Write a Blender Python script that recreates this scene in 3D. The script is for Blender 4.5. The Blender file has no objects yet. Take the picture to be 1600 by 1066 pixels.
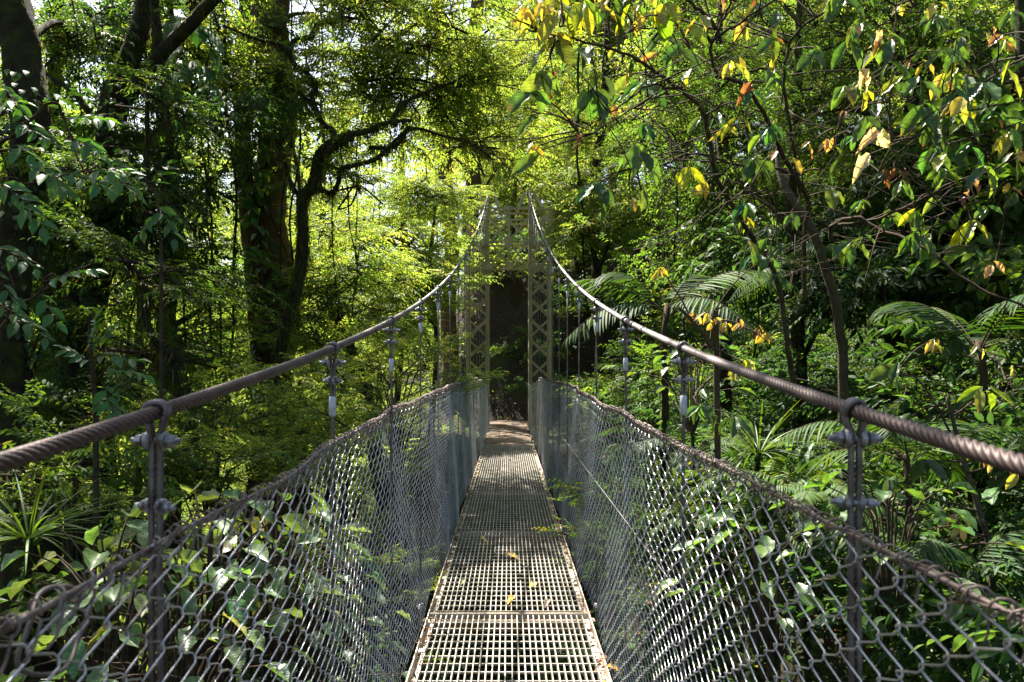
import bpy, math, random
import numpy as np
from mathutils import Vector

random.seed(7)
RNG = np.random.default_rng(11)
S = bpy.context.scene
COL = S.collection

# ------------------------------------------------------------------ camera, sky, sun, exposure
F_PX, VPX, VPY, EYE = 1200.0, 795.0, 576.0, 1.4      # photograph: 1600 x 1066
cd = bpy.data.cameras.new('camera')
cam = bpy.data.objects.new('camera', cd)
COL.objects.link(cam)
cam.location = (0, 0, EYE)
cam.rotation_euler = (math.radians(90), 0, 0)
cd.sensor_width = 36.0
cd.lens = 36.0 * F_PX / 1600.0
cd.shift_x = (800.0 - VPX) / 1600.0
cd.shift_y = (VPY - 533.0) / 1600.0
cd.clip_start, cd.clip_end = 0.05, 600.0
cd.dof.use_dof = True
cd.dof.focus_distance = 6.5
cd.dof.aperture_fstop = 9.0
S.camera = cam

SUN_EL, SUN_AZ = 58.0, -28.0        # azimuth measured from +Y towards +X (negative: to the left)
W = bpy.data.worlds.new('World')
S.world = W
W.use_nodes = True
nt = W.node_tree
bg = nt.nodes['Background']
sky = nt.nodes.new('ShaderNodeTexSky')
sky.sky_type = 'NISHITA'
sky.sun_disc = False
sky.sun_elevation = math.radians(SUN_EL)
sky.sun_rotation = math.radians(SUN_AZ)
sky.air_density = 1.2
sky.dust_density = 3.0
nt.links.new(sky.outputs[0], bg.inputs[0])
bg.inputs[1].default_value = 0.06
sd = bpy.data.lights.new('sun', 'SUN')
sd.energy = 5.0
sd.angle = math.radians(0.5)
sd.color = (1.0, 0.94, 0.83)
sun = bpy.data.objects.new('sun', sd)
COL.objects.link(sun)
az, el = math.radians(SUN_AZ), math.radians(SUN_EL)
SUN_DIR = np.array([math.sin(az) * math.cos(el), math.cos(az) * math.cos(el), math.sin(el)])
sun.rotation_euler = Vector(SUN_DIR).to_track_quat('Z', 'Y').to_euler()
sun.location = (-20, 30, 40)

S.view_settings.view_transform = 'Standard'
S.view_settings.look = 'None'
S.view_settings.exposure = 2.3
S.view_settings.gamma = 1.0
S.render.engine = 'CYCLES'
S.cycles.max_bounces = 7
S.cycles.diffuse_bounces = 4
S.cycles.glossy_bounces = 3
S.cycles.transmission_bounces = 5
S.cycles.caustics_reflective = False
S.cycles.caustics_refractive = False
S.cycles.sample_clamp_indirect = 6.0
S.cycles.use_denoising = True


def P(px, py, Y):
    """A point of the photograph at distance Y in front of the camera."""
    return np.array([(px - VPX) / F_PX * Y, Y, EYE + (VPY - py) / F_PX * Y])


# ------------------------------------------------------------------ materials
def mat(name, build):
    m = bpy.data.materials.new(name)
    m.use_nodes = True
    t = m.node_tree
    b = t.nodes['Principled BSDF']
    build(t, b)
    return m


def nd(t, kind, **kw):
    n = t.nodes.new(kind)
    for k, v in kw.items():
        if k in n.inputs:
            n.inputs[k].default_value = v
        else:
            setattr(n, k, v)
    return n


def ramp(t, src, stops):
    r = t.nodes.new('ShaderNodeValToRGB')
    e = r.color_ramp.elements
    while len(e) < len(stops):
        e.new(0.5)
    for i, (p, c) in enumerate(stops):
        e[i].position = p
        e[i].color = (c[0], c[1], c[2], 1)
    t.links.new(src, r.inputs[0])
    return r.outputs[0]


def noise_out(t, scale, detail=4, rough=0.6, coord='Object'):
    tc = t.nodes.new('ShaderNodeTexCoord')
    n = nd(t, 'ShaderNodeTexNoise', Scale=scale, Detail=detail, Roughness=rough)
    t.links.new(tc.outputs[coord], n.inputs['Vector'])
    return n.outputs[0]


def bump(t, b, src, strength, dist=0.02):
    n = nd(t, 'ShaderNodeBump', Strength=strength, Distance=dist)
    t.links.new(src, n.inputs['Height'])
    t.links.new(n.outputs[0], b.inputs['Normal'])


def leaf_mat(name, rough, trans, spec=0.5, tint=(1.35, 1.25, 0.55), vein=0.0, ribs=0.0):
    def f(t, b):
        a = nd(t, 'ShaderNodeAttribute', attribute_name='tint')
        oi = t.nodes.new('ShaderNodeObjectInfo')
        mr = nd(t, 'ShaderNodeMapRange', **{'From Min': 0, 'From Max': 1, 'To Min': 0.8, 'To Max': 1.2})
        t.links.new(oi.outputs['Random'], mr.inputs[0])
        mul = nd(t, 'ShaderNodeVectorMath', operation='SCALE')
        t.links.new(a.outputs['Color'], mul.inputs[0])
        t.links.new(mr.outputs[0], mul.inputs['Scale'])
        col = mul.outputs[0]
        if vein:
            n = noise_out(t, 30.0, 3)
            mx = nd(t, 'ShaderNodeMapRange', **{'From Min': 0.3, 'From Max': 0.7, 'To Min': 1 - vein, 'To Max': 1 + vein})
            t.links.new(n, mx.inputs[0])
            m2 = nd(t, 'ShaderNodeVectorMath', operation='SCALE')
            t.links.new(col, m2.inputs[0])
            t.links.new(mx.outputs[0], m2.inputs['Scale'])
            col = m2.outputs[0]
        if ribs:
            ml = nd(t, 'ShaderNodeMath', operation='MULTIPLY')
            ml.inputs[1].default_value = 62.0
            t.links.new(a.outputs['Alpha'], ml.inputs[0])
            sn = nd(t, 'ShaderNodeMath', operation='SINE')
            t.links.new(ml.outputs[0], sn.inputs[0])
            mr2 = nd(t, 'ShaderNodeMapRange', **{'From Min': 0.55, 'From Max': 1.0, 'To Min': 1.0, 'To Max': 1.0 + ribs})
            t.links.new(sn.outputs[0], mr2.inputs[0])
            m3 = nd(t, 'ShaderNodeVectorMath', operation='SCALE')
            t.links.new(col, m3.inputs[0])
            t.links.new(mr2.outputs[0], m3.inputs['Scale'])
            col = m3.outputs[0]
            bump(t, b, sn.outputs[0], 0.1, 0.002)
        t.links.new(col, b.inputs['Base Color'])
        b.inputs['Roughness'].default_value = rough
        b.inputs['Specular IOR Level'].default_value = spec
        tm = nd(t, 'ShaderNodeVectorMath', operation='MULTIPLY')
        tm.inputs[1].default_value = tint
        t.links.new(col, tm.inputs[0])
        tr = t.nodes.new('ShaderNodeBsdfTranslucent')
        t.links.new(tm.outputs[0], tr.inputs[0])
        mix = t.nodes.new('ShaderNodeMixShader')
        mix.inputs[0].default_value = trans
        t.links.new(b.outputs[0], mix.inputs[1])
        t.links.new(tr.outputs[0], mix.inputs[2])
        t.links.new(mix.outputs[0], t.nodes['Material Output'].inputs[0])
    return mat(name, f)


def bark(name, stops, scale=6.0, strength=0.7):
    def f(t, b):
        n = noise_out(t, scale, 8, 0.72)
        c = ramp(t, n, stops)
        t.links.new(c, b.inputs['Base Color'])
        b.inputs['Roughness'].default_value = 0.95
        b.inputs['Specular IOR Level'].default_value = 0.2
        n2 = noise_out(t, scale * 5, 5, 0.7)
        bump(t, b, n2, strength, 0.03)
    return mat(name, f)


M_LEAF = leaf_mat('leaf', 0.55, 0.5, 0.3, (2.25, 2.1, 1.0))
M_GLOSS = leaf_mat('glossy_leaf', 0.46, 0.4, 0.4, (1.9, 1.7, 0.5), 0.2, 0.2)
M_FROND = leaf_mat('frond_leaf', 0.6, 0.35, 0.22, (1.9, 1.7, 0.5))
M_BIG = leaf_mat('broad_leaf', 0.42, 0.45, 0.5, (1.7, 1.55, 0.5), 0.38, 0.45)
M_BARK = bark('mossy_bark', [(0.32, (0.008, 0.006, 0.004)), (0.46, (0.03, 0.021, 0.013)), (0.54, (0.028, 0.034, 0.008)), (0.72, (0.07, 0.08, 0.012))], 7.0, 1.0)
M_BARK_RED = bark('red_brown_bark', [(0.32, (0.025, 0.013, 0.007)), (0.48, (0.12, 0.068, 0.04)), (0.6, (0.07, 0.065, 0.02)), (0.78, (0.12, 0.12, 0.03))], 6.0, 1.0)
M_BARK_PALE = bark('lichen_bark', [(0.32, (0.03, 0.022, 0.014)), (0.5, (0.085, 0.065, 0.042)), (0.6, (0.06, 0.062, 0.022)), (0.74, (0.26, 0.25, 0.2))], 16.0, 0.8)
M_TWIG = bark('twig_bark', [(0.35, (0.022, 0.015, 0.01)), (0.65, (0.08, 0.058, 0.036))], 12.0, 0.3)


def metal(name, stops, scale, rough, metallic, bump_s=0.15):
    def f(t, b):
        n = noise_out(t, scale, 5, 0.65)
        t.links.new(ramp(t, n, stops), b.inputs['Base Color'])
        b.inputs['Roughness'].default_value = rough
        b.inputs['Metallic'].default_value = metallic
        bump(t, b, noise_out(t, scale * 6, 3), bump_s, 0.003)
    return mat(name, f)


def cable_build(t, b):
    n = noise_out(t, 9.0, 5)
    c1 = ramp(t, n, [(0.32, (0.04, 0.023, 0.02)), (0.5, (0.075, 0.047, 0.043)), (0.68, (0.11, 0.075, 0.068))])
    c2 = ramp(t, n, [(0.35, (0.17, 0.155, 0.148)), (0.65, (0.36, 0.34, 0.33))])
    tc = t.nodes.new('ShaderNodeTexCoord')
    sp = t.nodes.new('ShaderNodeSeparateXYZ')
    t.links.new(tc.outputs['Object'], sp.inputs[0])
    mr = nd(t, 'ShaderNodeMapRange', **{'From Min': 1.2, 'From Max': 5.0})  # near rust deepened by painted shade, far end paled as if sunlit
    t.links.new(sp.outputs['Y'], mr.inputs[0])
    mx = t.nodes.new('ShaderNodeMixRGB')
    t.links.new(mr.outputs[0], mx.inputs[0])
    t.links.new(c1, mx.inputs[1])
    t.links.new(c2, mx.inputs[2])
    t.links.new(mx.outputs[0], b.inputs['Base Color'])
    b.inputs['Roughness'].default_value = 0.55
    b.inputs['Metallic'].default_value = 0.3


M_CABLE = mat('rusted_shade_graded_cable', cable_build)
M_ROPE = metal('wire_rope', [(0.35, (0.075, 0.055, 0.052)), (0.65, (0.2, 0.175, 0.17))], 20, 0.5, 0.4)
M_GALV = metal('galvanised_steel', [(0.38, (0.1, 0.065, 0.055)), (0.47, (0.22, 0.21, 0.215)), (0.6, (0.36, 0.36, 0.39)), (0.69, (0.17, 0.1, 0.075))], 55, 0.45, 0.5)
M_WIRE = metal('galvanised_wire', [(0.31, (0.13, 0.085, 0.065)), (0.38, (0.27, 0.26, 0.265)), (0.48, (0.4, 0.4, 0.43)), (0.75, (0.55, 0.56, 0.6))], 7, 0.38, 0.75, 0.0)
M_RUSTW = metal('rusty_wire', [(0.35, (0.08, 0.05, 0.042)), (0.6, (0.2, 0.16, 0.145))], 25, 0.55, 0.4)
M_GRATE = metal('deck_grating', [(0.3, (0.22, 0.185, 0.14)), (0.5, (0.37, 0.345, 0.29)), (0.7, (0.5, 0.48, 0.43))], 7, 0.45, 0.35)
M_FRAME = metal('deck_frame', [(0.3, (0.24, 0.18, 0.13)), (0.5, (0.44, 0.38, 0.3)), (0.7, (0.56, 0.52, 0.44))], 9, 0.6, 0.2)
M_BEAM = metal('rusty_beam', [(0.3, (0.16, 0.1, 0.07)), (0.7, (0.34, 0.25, 0.18))], 8, 0.7, 0.1)
M_TOWER = metal('olive_painted_steel', [(0.3, (0.2, 0.16, 0.07)), (0.5, (0.34, 0.285, 0.13)), (0.75, (0.42, 0.35, 0.18))], 5, 0.5, 0.0)
M_TAG = metal('white_tag', [(0.4, (0.34, 0.35, 0.38)), (0.55, (0.5, 0.52, 0.56)), (0.7, (0.22, 0.23, 0.26))], 60, 0.4, 0.1)


def soil(t, b):
    n = noise_out(t, 0.9, 8, 0.65)
    t.links.new(ramp(t, n, [(0.35, (0.012, 0.008, 0.004)), (0.5, (0.03, 0.02, 0.011)), (0.58, (0.025, 0.035, 0.008)), (0.75, (0.04, 0.05, 0.012))]), b.inputs['Base Color'])
    b.inputs['Roughness'].default_value = 1.0
    bump(t, b, noise_out(t, 9, 6), 0.8, 0.1)


M_SOIL = mat('forest_soil', soil)


def dirt(t, b):
    n = noise_out(t, 3.0, 7, 0.65)
    t.links.new(ramp(t, n, [(0.35, (0.025, 0.016, 0.009)), (0.5, (0.085, 0.055, 0.032)), (0.7, (0.14, 0.1, 0.06))]), b.inputs['Base Color'])
    b.inputs['Roughness'].default_value = 0.95
    bump(t, b, noise_out(t, 25, 5), 0.5, 0.02)


M_DIRT = mat('trodden_dirt', dirt)


# ------------------------------------------------------------------ mesh building
class G:
    """Collects vertices, faces, leaf tints and material slots for ONE mesh."""

    def __init__(self):
        self.v, self.c, self.f3, self.f4, self.m3, self.m4, self.n = [], [], [], [], [], [], 0

    def add(self, v, f3=None, f4=None, col=(0.3, 0.3, 0.3), slot=0, rib=0.0):
        v = np.asarray(v, dtype=np.float32).reshape(-1, 3)
        c = np.empty((len(v), 4), dtype=np.float32)
        c[:, :3] = col
        c[:, 3] = rib
        self.v.append(v)
        self.c.append(c)
        if f3 is not None and len(f3):
            self.f3.append(np.asarray(f3, dtype=np.int64) + self.n)
            self.m3.append(np.full(len(f3), slot, dtype=np.int32))
        if f4 is not None and len(f4):
            self.f4.append(np.asarray(f4, dtype=np.int64) + self.n)
            self.m4.append(np.full(len(f4), slot, dtype=np.int32))
        self.n += len(v)

    def arrays(self):
        z3, z4 = np.zeros((0, 3), np.int64), np.zeros((0, 4), np.int64)
        zi = np.zeros(0, np.int32)
        cat = lambda l, z: np.concatenate(l) if l else z
        return (np.concatenate(self.v), np.concatenate(self.c), cat(self.f3, z3), cat(self.f4, z4), cat(self.m3, zi), cat(self.m4, zi))

    def build(self, name, mats, parent=None, smooth=True, tint=False, origin=None):
        v, c, f3, f4, m3, m4 = self.arrays()
        if origin is not None:
            v = v - np.asarray(origin, dtype=np.float32)
        me = bpy.data.meshes.new(name)
        me.vertices.add(len(v))
        me.vertices.foreach_set('co', v.astype(np.float32).ravel())
        loops = np.concatenate([f3.ravel(), f4.ravel()]).astype(np.int32)
        tot = np.concatenate([np.full(len(f3), 3), np.full(len(f4), 4)]).astype(np.int32)
        start = np.concatenate([[0], np.cumsum(tot)[:-1]]).astype(np.int32)
        me.loops.add(len(loops))
        me.loops.foreach_set('vertex_index', loops)
        me.polygons.add(len(tot))
        me.polygons.foreach_set('loop_start', start)
        if not isinstance(mats, (list, tuple)):
            mats = [mats]
        for m in mats:
            me.materials.append(m)
        me.polygons.foreach_set('material_index', np.concatenate([m3, m4]).astype(np.int32))
        me.polygons.foreach_set('use_smooth', np.full(len(tot), smooth, dtype=bool))
        if tint:
            a = me.attributes.new('tint', 'FLOAT_COLOR', 'POINT')
            a.data.foreach_set('color', np.ascontiguousarray(c, dtype=np.float32).ravel())
        me.update(calc_edges=True)
        me.validate()
        o = bpy.data.objects.new(name, me)
        COL.objects.link(o)
        if parent is not None:
            o.parent = parent
        if origin is not None:
            o.location = tuple(float(q) for q in origin)
        return o


def thing(name, label, cat, loc=(0, 0, 0), group=None):
    o = bpy.data.objects.new(name, None)
    o.empty_display_size = 0.2
    COL.objects.link(o)
    o.location = tuple(float(q) for q in loc)
    return tag(o, label, cat, group)


def tag(o, label, cat, group=None, kind=None):
    if label:
        o['label'] = label
    if cat:
        o['category'] = cat
    if group:
        o['group'] = group
    if kind:
        o['kind'] = kind
    return o


def copy_tree(o, loc, rotz=0.0, scale=1.0, label=None, group=None):
    c = o.copy()
    COL.objects.link(c)
    c.location = tuple(float(q) for q in loc)
    c.rotation_euler = (0, 0, rotz)
    c.scale = (scale,) * 3 if np.isscalar(scale) else scale
    if label:
        c['label'] = label
    if group:
        c['group'] = group
    for ch in list(o.children):
        d = ch.copy()
        COL.objects.link(d)
        d.parent = c
        for g2 in list(ch.children):
            e = g2.copy()
            COL.objects.link(e)
            e.parent = d
    return c


def norm(a):
    a = np.asarray(a, dtype=float)
    return a / np.maximum(np.linalg.norm(a, axis=-1, keepdims=True), 1e-9)


def tube(g, pts, rad, sides=6, slot=0, lobes=0, lobe_amp=0.0, twist=0.0, bumpy=0.0, col=(0.3, 0.3, 0.3), cap=True):
    """A tapering tube along pts; lobes and twist make a laid rope of it."""
    pts = np.asarray(pts, dtype=float)
    n = len(pts)
    rad = np.broadcast_to(np.asarray(rad, dtype=float), (n,))
    t = norm(np.gradient(pts, axis=0))
    ref = np.array([0, 0, 1.0]) if abs(t[0][2]) < 0.8 else np.array([1.0, 0, 0])
    u = np.cross(t[0], ref)
    u /= np.linalg.norm(u)
    us = np.empty((n, 3))
    for i in range(n):
        u = u - t[i] * (u @ t[i])
        u /= max(np.linalg.norm(u), 1e-9)
        us[i] = u
    ws = np.cross(t, us)
    ang = np.arange(sides) / sides * 2 * math.pi
    s = np.concatenate([[0], np.cumsum(np.linalg.norm(np.diff(pts, axis=0), axis=1))])
    A = ang[None, :] + s[:, None] * twist
    R = rad[:, None] * np.ones((1, sides))
    if lobes:
        R = R * (1 - lobe_amp + lobe_amp * np.abs(np.cos(0.5 * lobes * ang))[None, :] ** 0.7)
    if bumpy:
        R = R * (1 + bumpy * (np.sin(ang * 3 + s[:, None] * 5.3) * 0.5 + np.sin(ang * 5 + s[:, None] * 9.1 + 1) * 0.4 + RNG.normal(0, 0.35, R.shape)))
    v = pts[:, None, :] + R[..., None] * (np.cos(A)[..., None] * us[:, None, :] + np.sin(A)[..., None] * ws[:, None, :])
    i = np.arange(n - 1)[:, None] * sides
    j = np.arange(sides)[None, :]
    k = (j + 1) % sides
    f4 = np.stack([i + j, i + k, i + sides + k, i + sides + j], axis=-1).reshape(-1, 4)
    v = v.reshape(-1, 3)
    f3 = None
    if cap:
        v = np.concatenate([v, pts[:1], pts[-1:]])
        a, b = n * sides, n * sides + 1
        jj, kk = j[0], k[0]
        f3 = np.concatenate([np.stack([kk, jj, np.full(sides, a)], -1), np.stack([jj + (n - 1) * sides, kk + (n - 1) * sides, np.full(sides, b)], -1)])
    g.add(v, f3, f4, col, slot)


def box(g, a, b, slot=0):
    (x0, y0, z0), (x1, y1, z1) = a, b
    v = [(x, y, z) for z in (z0, z1) for y in (y0, y1) for x in (x0, x1)]
    g.add(v, None, [(0, 2, 3, 1), (4, 5, 7, 6), (0, 1, 5, 4), (2, 6, 7, 3), (0, 4, 6, 2), (1, 3, 7, 5)], slot=slot)


def bar(g, p, q, w, h, slot=0, up=(0, 0, 1)):
    """A rectangular bar from p to q."""
    p, q = np.asarray(p, float), np.asarray(q, float)
    d = norm(q - p)
    upv = np.asarray(up, float)
    if abs(d @ upv) > 0.95:
        upv = np.array([0, 1.0, 0])
    x = norm(np.cross(d, upv))
    z = np.cross(x, d)
    v = [o + sx * x * w / 2 + sz * z * h / 2 for o in (p, q) for sx, sz in ((-1, -1), (1, -1), (1, 1), (-1, 1))]
    g.add(v, None, [(3, 2, 1, 0), (4, 5, 6, 7), (0, 1, 5, 4), (1, 2, 6, 5), (2, 3, 7, 6), (3, 0, 4, 7)], slot=slot)


def smooth_path(pts, n=40):
    """Catmull-Rom through pts (any number of columns)."""
    p = np.asarray(pts, dtype=float)
    if len(p) < 3:
        return np.stack([p[0] + (p[-1] - p[0]) * t for t in np.linspace(0, 1, n)])
    q = np.concatenate([[2 * p[0] - p[1]], p, [2 * p[-1] - p[-2]]])
    out = []
    for t in np.linspace(0, len(p) - 1 - 1e-6, n):
        i = int(t)
        f = t - i
        a, b, c, d = q[i:i + 4]
        out.append(0.5 * (2 * b + (c - a) * f + (2 * a - 5 * b + 4 * c - d) * f * f + (3 * b - a - 3 * c + d) * f ** 3))
    return np.array(out)


# ------------------------------------------------------------------ leaves
def leaf_template(rows, profile, droop, fold, cols=3, wave=0.0, seed=0):
    """A leaf along +Y (length 1, width 1), normal +Z."""
    r = np.random.default_rng(seed)
    ts = np.linspace(0, 1, rows)
    xs = np.linspace(-1, 1, cols)
    v = []
    for t in ts:
        w = np.interp(t, *zip(*profile)) * 0.5
        for x in xs:
            zw = fold * abs(x) * w + 2.2 * wave * math.sin(t * 17 + x * 2 + seed) * abs(x) * w
            v.append((x * w + 0.06 * math.sin(t * 3 + seed) * t, t * (1 - 0.25 * droop * t), -droop * t ** 1.6, zw))
    f = [(i * cols + j, i * cols + j + 1, (i + 1) * cols + j + 1, (i + 1) * cols + j) for i in range(rows - 1) for j in range(cols - 1)]
    return np.array(v), np.array(f)


OVAL = [(0, 0.02), (0.12, 0.5), (0.35, 0.98), (0.5, 1.0), (0.7, 0.78), (0.86, 0.36), (0.95, 0.1), (1, 0.0)]
OBLONG = [(0, 0.02), (0.1, 0.42), (0.28, 0.85), (0.5, 1.0), (0.68, 0.9), (0.82, 0.58), (0.91, 0.25), (0.96, 0.08), (1, 0.0)]
LANCE = [(0, 0.05), (0.15, 0.6), (0.4, 1.0), (0.7, 0.7), (0.9, 0.25), (1, 0.0)]
HEART = [(0, 0.35), (0.06, 0.85), (0.25, 1.0), (0.55, 0.75), (0.8, 0.35), (0.93, 0.1), (1, 0.0)]
STRAP = [(0, 0.7), (0.2, 1.0), (0.6, 0.9), (0.85, 0.55), (1, 0.0)]
SMALL = (np.array([(0, 0, 0, 0), (0.5, 0.42, 0, 0.17), (0, 1, -0.14, 0), (-0.5, 0.42, 0, 0.17)], float), None)
T_SMALL = (SMALL[0], np.array([(0, 1, 2, 3)]))
T_MID = leaf_template(5, LANCE, 0.22, 0.45, 3, 0.0, 2)
T_OVAL = leaf_template(7, OVAL, 0.25, 0.5, 3, 0.06, 3)
T_BIG = [leaf_template(12, OBLONG, d, f, 5, 0.07, s) for d, f, s in ((0.1, 0.5, 1), (0.25, 0.35, 4), (0.06, 0.8, 7), (0.32, 0.6, 9))]
T_DRY = [leaf_template(11, LANCE, d, f, 5, 0.35, s) for d, f, s in ((0.5, 0.9, 3), (0.7, 1.2, 5))]
T_HEART = leaf_template(8, HEART, 0.25, 0.2, 5, 0.05, 2)
T_BLADE = leaf_template(7, STRAP, 0.55, 0.5, 3, 0.0, 1)
T_BLADE2 = leaf_template(5, STRAP, 0.25, 0.5, 3, 0.0, 1)


def put(g, tpl, pos, d, n, L, Wd, col, slot=0):
    """Many leaves of one template: base pos, direction d, normal n, length L, width Wd."""
    tv, tf = tpl
    pos = np.asarray(pos, float).reshape(-1, 3)
    N = len(pos)
    if N == 0:
        return
    y = norm(np.broadcast_to(d, (N, 3)))
    x = norm(np.cross(y, np.broadcast_to(n, (N, 3)) + 1e-4))
    z = np.cross(x, y)
    L = np.broadcast_to(L, (N,))[:, None, None]
    Wd = np.broadcast_to(Wd, (N,))[:, None, None]
    v = pos[:, None, :] + tv[None, :, 0:1] * Wd * x[:, None, :] + tv[None, :, 1:2] * L * y[:, None, :] + (tv[None, :, 2:3] * L + tv[None, :, 3:4] * Wd) * z[:, None, :]
    f = (tf[None] + (np.arange(N) * len(tv))[:, None, None]).reshape(-1, tf.shape[1])
    col = np.broadcast_to(col, (N, 3))
    c = np.repeat(col, len(tv), axis=0)
    rib = np.tile(tv[:, 1] - 0.55 * np.abs(tv[:, 0]), N)          # runs in chevrons: the side ribs of the leaf
    if tf.shape[1] == 4:
        g.add(v.reshape(-1, 3), None, f, c, slot, rib)
    else:
        g.add(v.reshape(-1, 3), f, None, c, slot, rib)


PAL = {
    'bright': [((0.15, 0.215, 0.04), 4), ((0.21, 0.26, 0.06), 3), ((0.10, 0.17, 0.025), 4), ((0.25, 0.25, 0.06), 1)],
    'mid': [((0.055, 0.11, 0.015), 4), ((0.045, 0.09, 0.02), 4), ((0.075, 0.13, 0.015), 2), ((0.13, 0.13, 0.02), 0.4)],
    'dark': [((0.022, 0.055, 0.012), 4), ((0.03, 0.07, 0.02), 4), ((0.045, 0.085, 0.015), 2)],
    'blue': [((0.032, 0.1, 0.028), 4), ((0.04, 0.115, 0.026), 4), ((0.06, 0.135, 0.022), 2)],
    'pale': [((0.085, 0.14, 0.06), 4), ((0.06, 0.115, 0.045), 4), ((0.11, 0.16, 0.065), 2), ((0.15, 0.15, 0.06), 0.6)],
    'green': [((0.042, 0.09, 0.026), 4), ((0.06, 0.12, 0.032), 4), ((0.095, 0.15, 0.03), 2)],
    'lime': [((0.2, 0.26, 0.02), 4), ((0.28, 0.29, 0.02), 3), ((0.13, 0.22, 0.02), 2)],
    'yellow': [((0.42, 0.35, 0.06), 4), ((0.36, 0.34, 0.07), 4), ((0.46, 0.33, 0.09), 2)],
    'orange': [((0.46, 0.26, 0.09), 4), ((0.5, 0.35, 0.16), 3), ((0.42, 0.2, 0.1), 2)],
    'tan': [((0.36, 0.26, 0.17), 1), ((0.3, 0.22, 0.14), 1)],
    'brown': [((0.09, 0.04, 0.028), 4), ((0.14, 0.06, 0.04), 3), ((0.2, 0.11, 0.09), 3)],
    'white': [((0.62, 0.5, 0.42), 3), ((0.55, 0.5, 0.36), 3)],
    'moss': [((0.07, 0.075, 0.015), 4), ((0.045, 0.05, 0.012), 4), ((0.1, 0.1, 0.02), 2)],
}


def tints(pal, n, jit=0.2):
    cs = np.array([c for c, w in PAL[pal]])
    w = np.array([w for c, w in PAL[pal]], float)
    k = RNG.choice(len(cs), n, p=w / w.sum())
    return cs[k] * (1 + RNG.normal(0, jit, (n, 1))).clip(0.45, 1.7) * (1 + RNG.normal(0, 0.07, (n, 3)))


def rand_unit(n):
    return norm(RNG.normal(0, 1, (n, 3)))


def sprays(g, pos, d, up, length, K, leaf, pal, tpl, width=0.42, droop=0.25, angle=50, jit=0.2, taper=0.35):
    """Pinnate sprigs: K leaflets alternating along each of len(pos) stalks."""
    pos, d = np.asarray(pos, float), norm(d)
    M = len(pos)
    up = norm(np.broadcast_to(up, (M, 3)) - d * np.sum(np.broadcast_to(up, (M, 3)) * d, -1, keepdims=True))
    side = np.cross(d, up)
    length = np.broadcast_to(length, (M,))[:, None]
    base = tints(pal, M, 0.16)
    for k in range(K):
        t = (k + 0.6) / K
        s = 1.0 if k % 2 else -1.0
        a = math.radians(angle) * (1 - 0.5 * t)
        p = pos + d * length * t - np.array([0, 0, 1.0]) * length * droop * t * t
        dr = norm(d - np.array([0, 0, 1.0]) * droop * 2 * t)
        ld = norm(dr * math.cos(a) + side * s * math.sin(a) + RNG.normal(0, 0.14, (M, 3)) - np.array([0, 0, 0.18]))
        ln = norm(up + RNG.normal(0, 0.28, (M, 3)))
        sz = leaf * (1 - taper * t) * RNG.uniform(0.75, 1.15, M)
        c = 0.6 * base + 0.4 * tints(pal, M, jit)
        put(g, tpl, p, ld, ln, sz, sz * width, c)


def bough(species, seed):
    """One leafy bough along +X, about 1.2 m long: arrays to be placed many times in a crown."""
    global RNG
    keep, RNG = RNG, np.random.default_rng(seed)
    s = SPECIES[species]
    g = G()
    L = 1.2
    main = smooth_path([(0, 0, 0), (0.4, RNG.normal(0, 0.08), 0.05), (0.8, RNG.normal(0, 0.12), 0.03), (L, RNG.normal(0, 0.15), -0.1)], 8)
    tube(g, main, np.linspace(0.016, 0.004, 8), 4, slot=1, cap=False)
    pos, dr = [], []
    for i in range(s['sub']):
        t = 0.15 + 0.85 * (i + RNG.uniform()) / s['sub']
        p = main[int(t * 7)]
        sg = 1 if i % 2 else -1
        a = math.radians(RNG.uniform(25, 75)) * sg
        ln = s['reach'] * (1.1 - 0.6 * t) * RNG.uniform(0.6, 1.2)
        dd = np.array([math.cos(a), math.sin(a), RNG.normal(0.08, s['vert'])])
        q = p + dd * ln
        mid = (p + q) / 2 + np.array([0, 0, 0.05 * ln])
        sub = smooth_path([p, mid, q], 6)
        tube(g, sub, np.linspace(0.007, 0.002, 6), 3, slot=1, cap=False)
        for j in range(s['per']):
            u = 0.2 + 0.8 * (j + RNG.uniform()) / s['per']
            pos.append(sub[min(int(u * 5.99), 5)])
            b = a + RNG.normal(0, 0.7)
            dr.append((math.cos(b), math.sin(b), RNG.normal(0, s['vert'])))
    sprays(g, np.array(pos), np.array(dr), np.array([0, 0, 1.0]) + RNG.normal(0, s['tilt'], (len(pos), 3)), s['len'] * RNG.uniform(0.7, 1.2, len(pos)),
           s['K'], s['leaf'], s['pal'], s['tpl'], s['w'], s['droop'])
    RNG = keep
    return g.arrays()


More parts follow.
